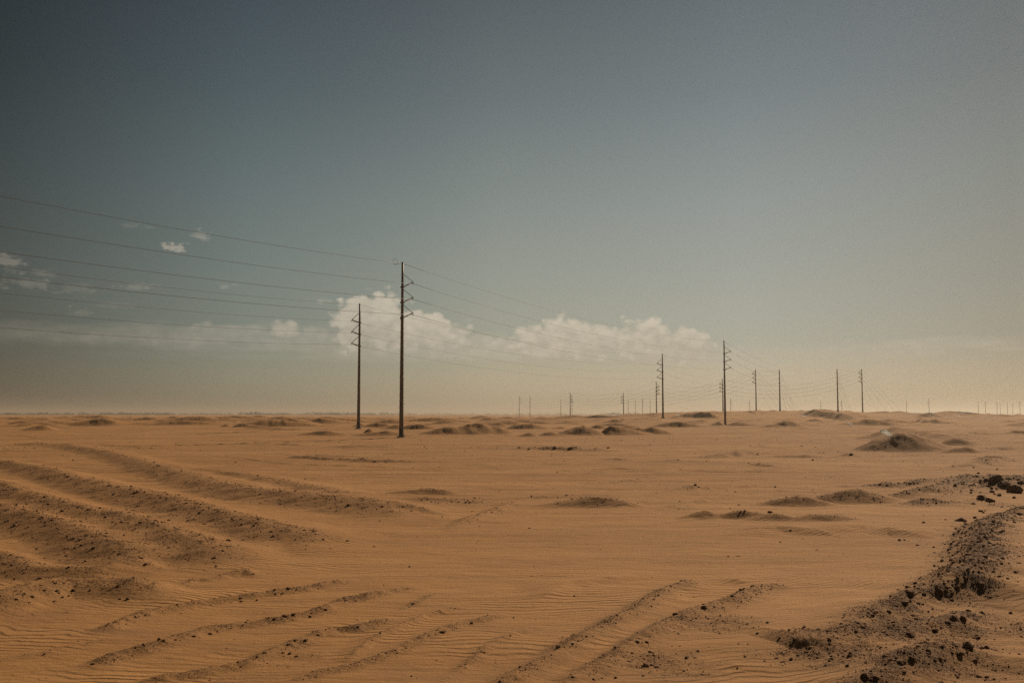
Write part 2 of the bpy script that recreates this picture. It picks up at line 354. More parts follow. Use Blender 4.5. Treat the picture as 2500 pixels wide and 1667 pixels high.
    z = z - .3 * sm(220, 420, r) + sm(220, 420, r) * damp * .8 * np.clip(rid2, 0, 1) ** 2 * (1 - .5 * sm(60, 160, x))
    vfar = sm(650, 1200, r)
    z = z + vfar * 2.2 * np.clip(1 - np.abs(fbm(x * .012, y * .012, 3, 77.)) * 2, 0, 1) ** 2
    # clods and scuffs where the ground is broken
    br = np.clip(rough, 0, 1.2) * np.clip(grav * 1.4, 0, 1)
    z = z + br * .055 * fbm(x * 3.1, y * 3.1, 3, 8.) + br * np.clip(r / 90, 0, 1) * .13 * fbm(x * .8, y * .8, 3, 50.)
    bn = fbm(x * 1.6, y * 1.6, 3, 91.)
    grav = grav * (1 - .9 * soft)
    grav = np.clip(grav * (1 + .8 * bn) + .10 * sm(.15, .7, fbm(x * .10, y * .22, 3, 33.)), 0, 1)
    return z, grav


def ground_z(x, y):
    z, _ = terrain(np.array([x], dtype=float), np.array([y], dtype=float))
    return float(z[0])


def hit(px, py):
    """where a photo pixel's sight line meets the ground"""
    xn, yn = (px - 1250) / F, (833.5 - py) / F
    t = 8 * np.exp(np.linspace(0, math.log(900 / 8), 6000))
    X, Y, Z = xn * t, t * (CP - yn * SP), HC + t * (SP + yn * CP)
    h, _ = terrain(X, Y)
    k = np.argmax(Z < h)
    if k == 0:
        k = len(t) - 1
    return X[k], Y[k], float(h[k])


# ------------------------------------------------------------------ materials
def new_mat(name):
    m = bpy.data.materials.new(name); m.use_nodes = True
    nt = m.node_tree
    return m, nt, nt.nodes['Principled BSDF']


def N(nt, typ, **kw):
    n = nt.nodes.new(typ)
    for k, v in kw.items():
        setattr(n, k, v)
    return n


def math_n(nt, op, a, b=None, c=None, clamp=False):
    n = nt.nodes.new('ShaderNodeMath'); n.operation = op; n.use_clamp = clamp
    for i, v in enumerate((a, b, c)):
        if v is None:
            continue
        if isinstance(v, (int, float)):
            n.inputs[i].default_value = v
        else:
            nt.links.new(v, n.inputs[i])
    return n.outputs[0]


def mix_c(nt, fac, a, b, mode='MIX'):
    n = nt.nodes.new('ShaderNodeMix'); n.data_type = 'RGBA'; n.blend_type = mode
    for s, v in ((n.inputs[0], fac), (n.inputs[6], a), (n.inputs[7], b)):
        if isinstance(v, (int, float)):
            s.default_value = v
        elif isinstance(v, tuple):
            s.default_value = (*v, 1)
        else:
            nt.links.new(v, s)
    return n.outputs[2]


def smooth(nt, v, a, b, lo=0.0, hi=1.0):
    n = nt.nodes.new('ShaderNodeMapRange'); n.interpolation_type = 'SMOOTHSTEP'
    nt.links.new(v, n.inputs[0])
    for i, q in enumerate((a, b, lo, hi)):
        n.inputs[i + 1].default_value = q
    return n.outputs[0]


def noise(nt, vec, scale, detail=3.0, rough=.55, sc=None):
    if sc:
        mp = N(nt, 'ShaderNodeMapping'); mp.inputs['Scale'].default_value = sc
        nt.links.new(vec, mp.inputs[0]); vec = mp.outputs[0]
    n = N(nt, 'ShaderNodeTexNoise'); n.inputs['Scale'].default_value = scale
    n.inputs['Detail'].default_value = detail; n.inputs['Roughness'].default_value = rough
    nt.links.new(vec, n.inputs['Vector'])
    return n.outputs[0]


SAND = (.435, .226, .083)
SAND2 = (.37, .187, .070)
DIRT = (.26, .142, .064)


def sand_material():
    m, nt, b = new_mat('desert_sand')
    b.inputs['Roughness'].default_value = .95
    b.inputs['Specular IOR Level'].default_value = .15
    geo = N(nt, 'ShaderNodeNewGeometry'); pos = geo.outputs['Position']
    g = N(nt, 'ShaderNodeAttribute', attribute_name='gravel').outputs['Fac']
    sep = N(nt, 'ShaderNodeSeparateXYZ'); nt.links.new(pos, sep.inputs[0])
    big = noise(nt, pos, .11, 3, .6, (.6, 1.5, 1))
    mid = noise(nt, pos, 1.1, 8, .74, (.5, 1.5, 1))
    fine = noise(nt, pos, 34, 4, .7)
    c = mix_c(nt, smooth(nt, big, .38, .66), SAND, SAND2)
    c = mix_c(nt, smooth(nt, mid, .44, .74, 0, .55), c, DIRT)
    pale = noise(nt, pos, .042, 5, .62, (.7, 1.9, 1))
    c = mix_c(nt, smooth(nt, pale, .45, .66, 0, .6), c, (.54, .295, .12))
    crust = noise(nt, pos, .31, 7, .68, (.35, 1.9, 1))
    c = mix_c(nt, smooth(nt, crust, .52, .70, 0, .42), c, (.27, .15, .07))
    gm = math_n(nt, 'MULTIPLY', g, smooth(nt, fine, .30, .62, .5, 1.15), clamp=True)
    c = mix_c(nt, gm, c, DIRT)
    c = mix_c(nt, smooth(nt, g, .78, 1.0, 0, .6), c, (.155, .088, .043))
    spk = noise(nt, pos, 90, 2, .8)
    c = mix_c(nt, smooth(nt, spk, .35, .7, 0, .55), c, mix_c(nt, .5, c, (.16, .085, .042)))
    nt.links.new(c, b.inputs['Base Color'])
    # wind ripples
    warp = noise(nt, pos, .55, 2, .5)
    warp2 = noise(nt, pos, 2.6, 2, .5)
    x_ = sep.outputs[0]
    ph = math_n(nt, 'MULTIPLY', sep.outputs[1], 30.0)
    ph = math_n(nt, 'MULTIPLY_ADD', x_, -3.0, ph)
    ph = math_n(nt, 'MULTIPLY_ADD', math_n(nt, 'MULTIPLY', x_, math_n(nt, 'MINIMUM', math_n(nt, 'MULTIPLY', x_, -1.0), 9.0)), 1.0, ph)
    ph = math_n(nt, 'MULTIPLY_ADD', warp, 30.0, ph)
    ph = math_n(nt, 'MULTIPLY_ADD', warp2, 6.0, ph)
    rip = math_n(nt, 'SINE', math_n(nt, 'ADD', ph, math_n(nt, 'MULTIPLY', math_n(nt, 'SINE', ph), .45)))
    rm = smooth(nt, noise(nt, pos, .33, 2, .5, (.8, 1.3, 1)), .44, .64, .08, 1.)
    rm = math_n(nt, 'MULTIPLY', rm, smooth(nt, g, .1, .45, 1, 0))
    rip = math_n(nt, 'MULTIPLY', rip, rm)
    hgt = math_n(nt, 'MULTIPLY', rip, .0120)
    hgt = math_n(nt, 'MULTIPLY_ADD', fine, .010, hgt)
    hgt = math_n(nt, 'MULTIPLY_ADD', math_n(nt, 'MULTIPLY', noise(nt, pos, 14, 4, .7), g), .035, hgt)
    scuff = noise(nt, pos, 1.5, 9, .70, (.45, 1.5, 1))
    hgt = math_n(nt, 'MULTIPLY_ADD', scuff, .085, hgt)
    bp = N(nt, 'ShaderNodeBump'); bp.inputs['Strength'].default_value = 1.0; bp.inputs['Distance'].default_value = 1.0
    nt.links.new(hgt, bp.inputs['Height']); nt.links.new(bp.outputs[0], b.inputs['Normal'])
    return m


def rock_material(name, c1, c2, sc=9, bump=.02, top_mix=0.0):
    m, nt, b = new_mat(name)
    tc = N(nt, 'ShaderNodeTexCoord')
    n = noise(nt, tc.outputs['Object'], sc, 5, .65)
    col = mix_c(nt, smooth(nt, n, .35, .68), c1, c2)
    if top_mix:                                  # sand colour mixed onto the upper sides for paler tops
        ge = N(nt, 'ShaderNodeNewGeometry'); sx = N(nt, 'ShaderNodeSeparateXYZ'); nt.links.new(ge.outputs['Normal'], sx.inputs[0])
        up = math_n(nt, 'MULTIPLY', smooth(nt, sx.outputs[2], .35, .95), smooth(nt, noise(nt, tc.outputs['Object'], 3.5, 4, .6), .35, .6, .3, 1.))
        col = mix_c(nt, math_n(nt, 'MULTIPLY', up, top_mix), col, (.42, .215, .085))
    nt.links.new(col, b.inputs['Base Color'])
    b.inputs['Roughness'].default_value = .95; b.inputs['Specular IOR Level'].default_value = .2
    bp = N(nt, 'ShaderNodeBump'); bp.inputs['Strength'].default_value = .8; bp.inputs['Distance'].default_value = bump
    nt.links.new(noise(nt, tc.outputs['Object'], sc * 3, 5, .7), bp.inputs['Height']); nt.links.new(bp.outputs[0], b.inputs['Normal'])
    return m


def steel_material(name, c1, c2, rough=.6, metal=.0):
    m, nt, b = new_mat(name)
    geo = N(nt, 'ShaderNodeNewGeometry')
    n = noise(nt, geo.outputs['Position'], 1.4, 5, .6, (3, 3, .35))
    nt.links.new(mix_c(nt, smooth(nt, n, .35, .7), c1, c2), b.inputs['Base Color'])
    b.inputs['Roughness'].default_value = rough; b.inputs['Metallic'].default_value = metal
    return m


M_SAND = sand_material()
M_ROCK = rock_material('earth_clod', (.19, .112, .06), (.11, .064, .035), 9, .02, .55)
M_TAN = rock_material('tan_stone', (.34, .23, .14), (.24, .15, .09))
M_PALE = rock_material('pale_stone', (.86, .80, .70), (.74, .66, .55), 9, .001)
M_GRAVEL = rock_material('gravel_stone', (.27, .15, .075), (.14, .077, .039), 2.2, .02, .35)
M_STEEL = steel_material('weathered_steel', (.115, .078, .052), (.075, .05, .034), .55)
M_COAT = steel_material('base_coating', (.05, .038, .03), (.035, .027, .022), .8)
M_ARM = steel_material('arm_steel', (.10, .055, .032), (.07, .04, .025), .6)
M_FITTING = steel_material('fitting_metal', (.06, .05, .042), (.04, .034, .03), .5)
M_CONC = steel_material('concrete', (.25, .19, .13), (.18, .13, .09), .9)
M_WIRE = steel_material('wire_metal', (.06, .055, .05), (.04, .037, .034), .6)
M_SCRUB = rock_material('scrub_leaf', (.07, .065, .035), (.045, .045, .025), .4)


# ------------------------------------------------------------------ mesh helpers
class MB:
    def __init__(self):
        self.v = []; self.f = []; self.s = []

    def tube(self, pts, radii, sides=12, smooth_=True, cap=True):
        pts = [Vector(p) for p in pts]
        if not hasattr(radii, '__len__'):
            radii = [radii] * len(pts)
        base = len(self.v); up = None
        for i, p in enumerate(pts):
            d = (pts[min(i + 1, len(pts) - 1)] - pts[max(i - 1, 0)]).normalized()
            if up is None:
                up = Vector((0, 0, 1)) if abs(d.z) < .9 else Vector((1, 0, 0))
            a = d.cross(up).normalized(); b = a.cross(d).normalized()
            up = b
            for k in range(sides):
                t = 2 * math.pi * k / sides
                self.v.append(p + radii[i] * (math.cos(t) * a + math.sin(t) * b))
        for i in range(len(pts) - 1):
            for k in range(sides):
                k2 = (k + 1) % sides
                self.f.append((base + i * sides + k, base + i * sides + k2, base + (i + 1) * sides + k2, base + (i + 1) * sides + k)); self.s.append(smooth_)
        if cap:
            self.f.append(tuple(base + k for k in reversed(range(sides)))); self.s.append(False)
            self.f.append(tuple(base + (len(pts) - 1) * sides + k for k in range(sides))); self.s.append(False)
        return self

    def box(self, c, s, axes=None):
        c = Vector(c); ax = axes or (Vector((1, 0, 0)), Vector((0, 1, 0)), Vector((0, 0, 1)))
        b = len(self.v)
        for i in (-1, 1):
            for j in (-1, 1):
                for k in (-1, 1):
                    self.v.append(c + ax[0] * (i * s[0] / 2) + ax[1] * (j * s[1] / 2) + ax[2] * (k * s[2] / 2))
        for q in ((0, 1, 3, 2), (4, 6, 7, 5), (0, 4, 5, 1), (2, 3, 7, 6), (0, 2, 6, 4), (1, 5, 7, 3)):
            self.f.append(tuple(b + i for i in q)); self.s.append(False)
        return self

    def build(self, name, mat, parent=None):
        me = bpy.data.meshes.new(name); me.from_pydata([tuple(v) for v in self.v], [], self.f); me.update()
        me.polygons.foreach_set('use_smooth', self.s)
        me.materials.append(mat)
        o = bpy.data.objects.new(name, me); COL.objects.link(o)
        if parent:
            o.parent = parent
        return o


def tag(o, label=None, cat=None, group=None, kind=None):
    if label: o['label'] = label
    if cat: o['category'] = cat
    if group: o['group'] = group
    if kind: o['kind'] = kind
    return o


def empty(name, loc):
    o = bpy.data.objects.new(name, None); o.location = loc; o.empty_display_size = .5
    COL.objects.link(o)
    return o


def mesh_np(name, verts, faces, mat, smooth_=True, attr=None):
    """verts (n,3), faces (m,k) with constant k"""
    me = bpy.data.meshes.new(name)
    n, (m, k) = len(verts), faces.shape
    me.vertices.add(n); me.vertices.foreach_set('co', verts.astype(np.float32).ravel())
    me.loops.add(m * k); me.loops.foreach_set('vertex_index', faces.astype(np.int32).ravel())
    me.polygons.add(m)
    me.polygons.foreach_set('loop_start', (np.arange(m) * k).astype(np.int32))
    me.update(calc_edges=True)
    me.polygons.foreach_set('use_smooth', np.full(m, smooth_))
    if attr is not None:
        a = me.attributes.new('gravel', 'FLOAT', 'POINT'); a.data.foreach_set('value', attr.astype(np.float32))
    me.materials.append(mat)
    o = bpy.data.objects.new(name, me); COL.objects.link(o)
    return o


# ------------------------------------------------------------------ ground sheet
def build_ground():
    th = [-math.pi]
    fine, mid = R(33), R(52)
    t = -math.pi
    while t < math.pi - 1e-6:
        a = abs(t + 1e-9)
        st = R(.052) if a < fine else (R(.25) if a < mid else R(4))
        t += st
        th.append(min(t, math.pi))
    th = np.array(th[:-1])
    rs = [0.4, 1, 2, 3, 4, 5, 6, 7]
    r = 7.6
    while r < 9000:
        rs.append(r)
        r += max(.025, min(.00016 * r * r, (.0038 if r < 150 else .0030 if r < 560 else .007) * r if r < 800 else .016 * r))
    rs.append(9000)
    rs = np.array(rs)
    T, Rr = np.meshgrid(th, rs)
    x = (Rr * np.sin(T)).ravel(); y = (Rr * np.cos(T)).ravel()
    z, g = terrain(x, y)
    nr, nc = len(rs), len(th)
    print('ground', nr, nc)
    i = np.arange(nr - 1)[:, None] * nc; j = np.arange(nc)[None, :]; j2 = (j + 1) % nc
    faces = np.stack([i + j, i + nc + j, i + nc + j2, i + j2], axis=-1).reshape(-1, 4)[:, ::-1]
    o = mesh_np('ground', np.stack([x, y, z], 1), faces, M_SAND, True, g)
    tag(o, kind='structure')
    # close the small hole under the camera
    c0 = len(x)
    return o


build_ground()

# ------------------------------------------------------------------ gravel (uncountable)
ICO = []
ph = (1 + 5 ** .5) / 2
for a, b in ((-1, ph), (1, ph), (-1, -ph), (1, -ph)):
    ICO.append((a, b, 0))
for a, b in ((-1, ph), (1, ph), (-1, -ph), (1, -ph)):
    ICO.append((0, a, b))
for a, b in ((ph, -1), (ph, 1), (-ph, -1), (-ph, 1)):
    ICO.append((a, 0, b))
ICO = np.array(ICO) / math.sqrt(1 + ph * ph)
ICO_F = np.array([(0, 11, 5), (0, 5, 1), (0, 1, 7), (0, 7, 10), (0, 10, 11), (1, 5, 9), (5, 11, 4), (11, 10, 2), (10, 7, 6), (7, 1, 8),
                  (3, 9, 4), (3, 4, 2), (3, 2, 6), (3, 6, 8), (3, 8, 9), (4, 9, 5), (2, 4, 11), (6, 2, 10), (8, 6, 7), (9, 8, 1)])


def pebbles(name, x, y, z, s, mat, flat=.7, lie=False):
    n = len(x)
    ang = RNG.random(n) * 6.283
    sx, sy, sz = s * RNG.uniform(.7, 1.3, n), s * RNG.uniform(.6, 1.1, n), s * RNG.uniform(.5, 1.0, n) * flat
    v = ICO[None] * RNG.uniform(.72, 1.2, (n, 12, 1))
    v = v * np.stack([sx, sy, sz], 1)[:, None]
    c, q = np.cos(ang)[:, None], np.sin(ang)[:, None]
    vx = v[..., 0] * c - v[..., 1] * q; vy = v[..., 0] * q + v[..., 1] * c
    vz = v[..., 2] + (z + sz * .35)[:, None]
    if lie:
        gx = (terrain(x + .4, y)[0] - terrain(x - .4, y)[0]) / .8
        gy = (terrain(x, y + .4)[0] - terrain(x, y - .4)[0]) / .8
        vz = vz + .012 + gx[:, None] * vx + gy[:, None] * vy
    P = np.stack([vx + x[:, None], vy + y[:, None], vz], -1).reshape(-1, 3)
    f = (ICO_F[None] + (np.arange(n) * 12)[:, None, None]).reshape(-1, 3)
    return mesh_np(name, P, f, mat, False)


def scatter_gravel():
    n = 1900000
    # candidate density falls with distance the way visible pebble size grows
    u = RNG.random(n)
    a, b_ = 8.5 ** -.2, 150 ** -.2
    r = (a + (b_ - a) * u) ** (-5)
    t = RNG.uniform(-R(31), R(31), n)
    x, y = r * np.sin(t), r * np.cos(t)
    z, g = terrain(x, y)
    keep = RNG.random(n) < np.clip(.0010 + .5 * np.clip(g - .16 - .26 * sm(35, 60, r), 0, 1) ** 1.5, 0, .6) * (.35 + 1.3 * np.clip(.5 + fbm(x * 2.2, y * 2.2, 2, 14.), 0, 1))
    x, y, z, r = x[keep], y[keep], z[keep], r[keep]
    s = .0056 * np.maximum(r / 15, .8) * (1 - RNG.random(len(x))) ** (-1 / 3.1)
    s = np.minimum(s, .05 + .0004 * r)
    print('gravel', len(x))
    o = pebbles('gravel', x, y, z, s, M_GRAVEL)
    tag(o, 'small dark stones strewn over the dirt ridges and berms', 'gravel', kind='stuff')


scatter_gravel()

# pale flecks on the dune flanks; several patches stand in for light sand
PALE = [(2163, 1056, 13, 8, 200), (1962, 1013, 5, 5, 22), (2075, 1035, 7, 2, 22), (2272, 1010, 8, 4, 24), (2355, 1006.5, 14, 2.5, 40), (2178, 1041, 4, 1.5, 12), (2340, 1015, 5, 2, 14), (1655, 1013, 8, 3, 14)]
px_, py_, pz_, ps_ = [], [], [], []
for (cx, cy, rx, ry, n) in PALE:
    for _ in range(n * 4):
        a = random.gauss(0, .5); b = random.gauss(0, .5)
        X, Y, Z = hit(cx + a * rx + b * rx * .3, cy + b * ry + a * ry * .6)
        px_.append(X); py_.append(Y); pz_.append(Z); ps_.append(random.uniform(.0004, .0009) * Y)
o = pebbles('pale_flecks', np.array(px_), np.array(py_), np.array(pz_), np.array(ps_), M_PALE, .10, True)
tag(o, 'whitish flecks scattered on the dune flanks', 'stone chips', kind='stuff')

# ------------------------------------------------------------------ individual clods and rocks
import bmesh


def rock_mesh(k, mat):
    rnd = random.Random(100 + k)
    bm = bmesh.new(); bmesh.ops.create_icosphere(bm, subdivisions=3, radius=1)
    planes = [(Vector((rnd.gauss(0, 1), rnd.gauss(0, 1), rnd.gauss(0, .8))).normalized(), rnd.uniform(.45, .85)) for _ in range(9)]
    sx, sy, sz = rnd.uniform(.85, 1.2), rnd.uniform(.7, 1.0), rnd.uniform(.6, .85)
    off = rnd.uniform(0, 90)
    for v in bm.verts:
        p = v.co.copy()
        for n, d in planes:
            e = p.dot(n) - d
            if e > 0:
                p -= n * e * .92
        q = v.co
        d1 = .12 * float(perlin(q.x * 1.7 + off, q.y * 1.7 + q.z * 1.3)) + .10 * float(perlin(q.x * 4 + off + q.z * 2, q.y * 4 - q.z * 3)) 
        d1 += .05 * float(perlin(q.x * 9 + off + q.z * 5, q.y * 9 - q.z * 7))
        p *= 1 + d1 * 1.3
        v.co = Vector((p.x * sx, p.y * sy, p.z * sz))
    me = bpy.data.meshes.new('clod'); bm.to_mesh(me); bm.free()
    me.materials.append(mat)
    return me


ROCK_ME = [rock_mesh(k, M_ROCK) for k in range(9)]
TAN_ME = [rock_mesh(20 + k, M_TAN) for k in range(3)]
PALE_ME = [rock_mesh(30 + k, M_PALE) for k in range(2)]

ROCKS = [
    (2432, 1165, 34, 'largest upright block on top of the rock pile at right'), (2454, 1178, 28, 'leaning block just right of the upright block on the rock pile'),
    (2478, 1190, 46, 'widest flat-topped boulder of the rock pile, at the right edge'), (2396, 1212, 29, 'broad clod below the rock pile, left one of a close pair'),
    (2418, 1218, 23, 'pointed clod below the rock pile, right one of a close pair'), (2348, 1265, 27, 'round clod alone on the left shoulder of the right-hand berm'),
    (2292, 1441, 22, 'big egg-shaped clod at the bend of the right-hand berm'), (2225, 1445, 23, 'long slanting clod left of the egg-shaped clod on the berm'),
    (2338, 1431, 16, 'clod right of the egg-shaped clod at the berm bend'), (2208, 1468, 21, 'jagged clod at the foot of the berm bend'),
    (2361, 1572, 29, 'biggest dark clod near the bottom right corner'), (2343, 1594, 18, 'smaller clod touching the biggest clod near the bottom right corner'),
    (2200, 1609, 27, 'long low clod at the head of the lowest clod row, lower right'), (2113, 1648, 23, 'rounded clod at the bottom edge, left one of a pair'),
    (2136, 1650, 19, 'chunky clod at the bottom edge, right one of a pair'), (2222, 1546, 21, 'angular clod on the middle clod row, lower right'),
    (2282, 1535, 18, 'clod at the middle of the middle clod row, lower right'), (2329, 1505, 18, 'left clod of the twin clods above the middle clod row'),
    (2351, 1507, 18, 'right clod of the twin clods above the middle clod row'),
    (48, 1354, 27, 'flat black slab lying on the sand at the left edge'), (356, 1375, 14, 'smooth tan stone on the sand beside the end of the left ridge', 'tan'),
    (851, 1231, 14, 'dark clod alone on the ridge slope left of centre'), (1879, 1248, 14, 'single dark clod on the gravel patch right of centre'),
    (198, 1314, 13, 'pyramid-shaped clod on the face of the lowest left ridge'), (717, 1498, 14, 'flat reddish clod on the second tyre berm'),
    (1677, 1603, 12, 'black clod alone on the sand right of the gravel fan'), (1801, 1354, 13, 'thin flat clod lying on the smooth sand at centre right'),
    (1503, 1652, 11, 'round black clod at the bottom edge of the gravel fan'), (1958, 1087, 9, 'small whitish scrap of stone below the sand slope', 'pale'),
    (1355, 1092, 13, 'left dark lump of the two lumps on the track across the plain'), (1393, 1093, 12, 'right dark lump of the two lumps on the track across the plain'),
]
MORE = [  # px x, px y, width
    (2324, 1363, 13), (2363, 1488, 13), (2398, 1493, 13), (2296, 1605, 13), (2267, 1587, 18), (2225, 1604, 18), (2161, 1599, 13), (2069, 1624, 11),
    (2207, 1637, 10), (2296, 1664, 16), (2388, 1553, 13), (2410, 1578, 13), (2151, 1578, 11), (2025, 1560, 10), (2358, 1409, 11), (2351, 1424, 9),
    (2417, 1323, 10), (2479, 1394, 11), (2467, 1494, 11), (2477, 1273, 10), (2376, 1227, 13), (2331, 1185, 9), (2255, 1274, 8), (2309, 1267, 7),
    (2408, 1170, 13), (2422, 1199, 13), (2489, 1253, 13), (2235, 1422, 10), (2215, 1431, 14), (2440, 1207, 12), (2462, 1166, 14), (2385, 1162, 10),
    (2490, 1173, 18), (2350, 1180, 9), (2412, 1186, 11), (2370, 1201, 10), (2395, 1246, 11), (2380, 1262, 9), (2350, 1300, 9), (2375, 1290, 9), (2330, 1320, 9),
    (80, 1454, 12), (140, 1440, 13), (179, 1439, 12), (29, 1378, 10), (312, 1460, 12), (293, 1460, 9), (134, 1465, 8), (110, 1438, 9), (220, 1440, 8), (60, 1448, 8),
    (589, 1467, 9), (627, 1463, 8), (673, 1448, 9), (795, 1487, 9), (513, 1545, 11), (474, 1550, 9), (429, 1560, 8), (647, 1591, 11), (708, 1593, 12), (723, 1600, 11),
    (589, 1625, 7), (746, 1561, 13), (777, 1547, 9), (605, 1512, 7), (191, 1563, 6), (109, 1594, 9), (442, 1496, 7), (400, 1562, 8), (690, 1446, 7),
    (165, 1308, 10), (199, 1329, 11), (228, 1336, 14), (152, 1245, 10), (118, 1229, 10), (257, 1261, 10), (113, 1274, 9), (277, 1206, 8), (269, 1183, 9), (353, 1200, 7),
    (384, 1157, 7), (488, 1250, 12), (431, 1323, 8), (668, 1307, 10), (567, 1265, 8), (167, 1161, 10), (179, 1123, 6), (40, 1230, 8), (20, 1270, 9), (330, 1290, 8), (405, 1213, 7),
    (933, 1235, 9), (820, 1218, 6), (786, 1202, 6), (684, 1193, 7), (1103, 1225, 6), (1084, 1205, 5), (1080, 1261, 5), (1250, 1225, 6), (1200, 1250, 6), (745, 1168, 5),
    (1291, 1095, 10), (1485, 1092, 8), (1697, 1182, 9), (1706, 1188, 7), (1893, 1187, 6), (1809, 1248, 6), (1783, 1240, 5), (1819, 1245, 5), (1984, 1122, 7), (1828, 1129, 5),
    (2078, 1108, 10), (1849, 1108, 6), (1449, 1656, 9), (1568, 1627, 7), (1696, 1604, 7), (1704, 1587, 10), (1570, 1648, 8), (1641, 1576, 6), (1543, 1592, 7),
    (1849, 1544, 8), (1803, 1569, 7), (1826, 1570, 7), (1840, 1530, 5), (1874, 1518, 9), (1947, 1598, 9), (2054, 1521, 8), (1937, 1531, 6), (1398, 1570, 8), (1373, 1553, 6),
    (1778, 1357, 6), (942, 1592, 8), (1066, 1610, 5), (1175, 1590, 6), (1190, 1500, 6), (2000, 1590, 7), (2030, 1600, 8), (2090, 1540, 10), (2110, 1520, 10), (2130, 1500, 12), (2170, 1490, 12),
    (2255, 1450, 12), (2310, 1440, 10), (2390, 1395, 10), (2400, 1372, 11),
]
ZONES = [  # x0, x1, y0, y1, phrase
    (2320, 2501, 1140, 1215, 'in the rock pile at right'), (2320, 2501, 1215, 1280, 'on the slope just under the rock pile at right'),
    (2180, 2501, 1255, 1350, 'on the dark flank of the right-hand berm'), (2180, 2501, 1350, 1470, 'around the bend of the right-hand berm'),
    (2080, 2200, 1470, 1545, 'along the low tail of the right-hand berm'), (2180, 2501, 1470, 1560, 'in the middle clod row at lower right'), (2170, 2501, 1560, 1667, 'along the lowest clod row at lower right'),
    (1980, 2180, 1500, 1667, 'on the gravel spread at lower right'),
    (1720, 1980, 1500, 1667, 'on the open sand right of the gravel fan'), (1330, 1720, 1540, 1667, 'in the gravel fan at bottom centre'),
    (0, 330, 1400, 1480, 'on the rubble mound at the left edge'), (0, 330, 1290, 1400, 'on the face of the lowest left ridge'), (0, 300, 1215, 1290, 'on the third left ridge'),
    (0, 720, 1100, 1215, 'on the upper left ridges'), (300, 720, 1215, 1340, 'on the lower ends of the left ridges'),
    (380, 560, 1480, 1600, 'on the left part of the second tyre berm'), (560, 700, 1440, 1480, 'on the first tyre berm'), (560, 820, 1480, 1560, 'on the right part of the second tyre berm'), (560, 1000, 1560, 1667, 'on the third tyre berm'), (0, 380, 1480, 1667, 'on the smooth sand at bottom left'),
    (1000, 1330, 1480, 1667, 'between the tyre berms at bottom centre'), (660, 1280, 1160, 1290, 'on the gravel band left of centre'),
    (1680, 2010, 1160, 1270, 'on the gravel hummocks right of centre'), (1280, 2110, 1080, 1140, 'on the plain tracks'), (0, 2501, 1000, 1700, 'on the bare sand'),
]
ORD = ['first', 'second', 'third', 'fourth', 'fifth', 'sixth', 'seventh', 'eighth', 'ninth', 'tenth', 'eleventh', 'twelfth', 'thirteenth', 'fourteenth', 'fifteenth', 'sixteenth', 'seventeenth', 'eighteenth', 'nineteenth', 'twentieth']
CLODS = 'dark earth clods strewn over the ground'


def place_rock(px, py, w, me, lab, group, name='clod', flat=1.0):
    x, y, z = hit(px, py + w * .25)
    s = w * y / F / 2 * (1.12 if px > 2020 and py > 1140 else 1.0)
    o = bpy.data.objects.new(name, me); COL.objects.link(o)
    o.location = (x, y, z + s * .06 * flat)
    o.rotation_euler = (random.uniform(-.3, .3), random.uniform(-.3, .3), random.uniform(0, 6.28)) if flat > .5 else (0, 0, random.uniform(-.3, .3))
    o.scale = (s * 1.1, s * 1.1, s * random.uniform(.85, 1.1) * flat)
    tag(o, lab, 'rock', group)
    return o


for q in ROCKS:
    kind = q[4] if len(q) > 4 else 'dark'
    me = random.choice({'dark': ROCK_ME, 'tan': TAN_ME, 'pale': PALE_ME}[kind])
    flat = .3 if 'flat black' in q[3] or 'thin flat' in q[3] else (.6 if 'low clod' in q[3] else 1.0)
    place_rock(q[0], q[1], q[2], me, q[3], CLODS, 'stone' if kind != 'dark' else 'clod', flat)
byzone = {}
for q in MORE:
    for zi, zn in enumerate(ZONES):
        if zn[0] <= q[0] < zn[1] and zn[2] <= q[1] < zn[3]:
            byzone.setdefault(zi, []).append(q); break
for zi, qs in byzone.items():
    qs.sort()
    for i, q in enumerate(qs):
        if len(qs) == 1:
            lab = 'small dark clod ' + ZONES[zi][4]
        else:
            lab = ORD[i] + ' small clod from the left ' + ZONES[zi][4]
        place_rock(q[0], q[1], q[2], random.choice(ROCK_ME), lab, CLODS)

# filler clods on the berm, alike beyond telling apart
FILL = [((2235, 1449), (2410, 1372), 16, 12, 'tiny dark clod lost in the rubble at the berm bend', 'rubble at the berm bend', 28),
        ((2300, 1350), (2412, 1270), 34, 26, 'tiny dark clod lost in the rubble on the dark berm flank', 'rubble on the berm flank', 34),
        ((2380, 1185), (2490, 1190), 40, 24, 'tiny dark clod lost between the blocks of the rock pile', 'rubble of the rock pile', 24),
        ((2110, 1645), (2370, 1575), 12, 14, 'tiny dark clod lost in the lowest clod row', 'rubble of the lowest clod row', 26)]
for (a, b, sx, sy, lab, grp, n) in FILL:
    for _ in range(n):
        t = random.random()
        px = a[0] + (b[0] - a[0]) * t + random.gauss(0, sx); py = a[1] + (b[1] - a[1]) * t + random.gauss(0, sy)
        if px > 2498 or py > 1660:
            continue
        place_rock(px, py, random.uniform(5, 10), random.choice(ROCK_ME), lab, grp)

# ------------------------------------------------------------------ utility poles
ARM_D = Vector((.875, -.487, 0))       # out to the right of the line, square to it


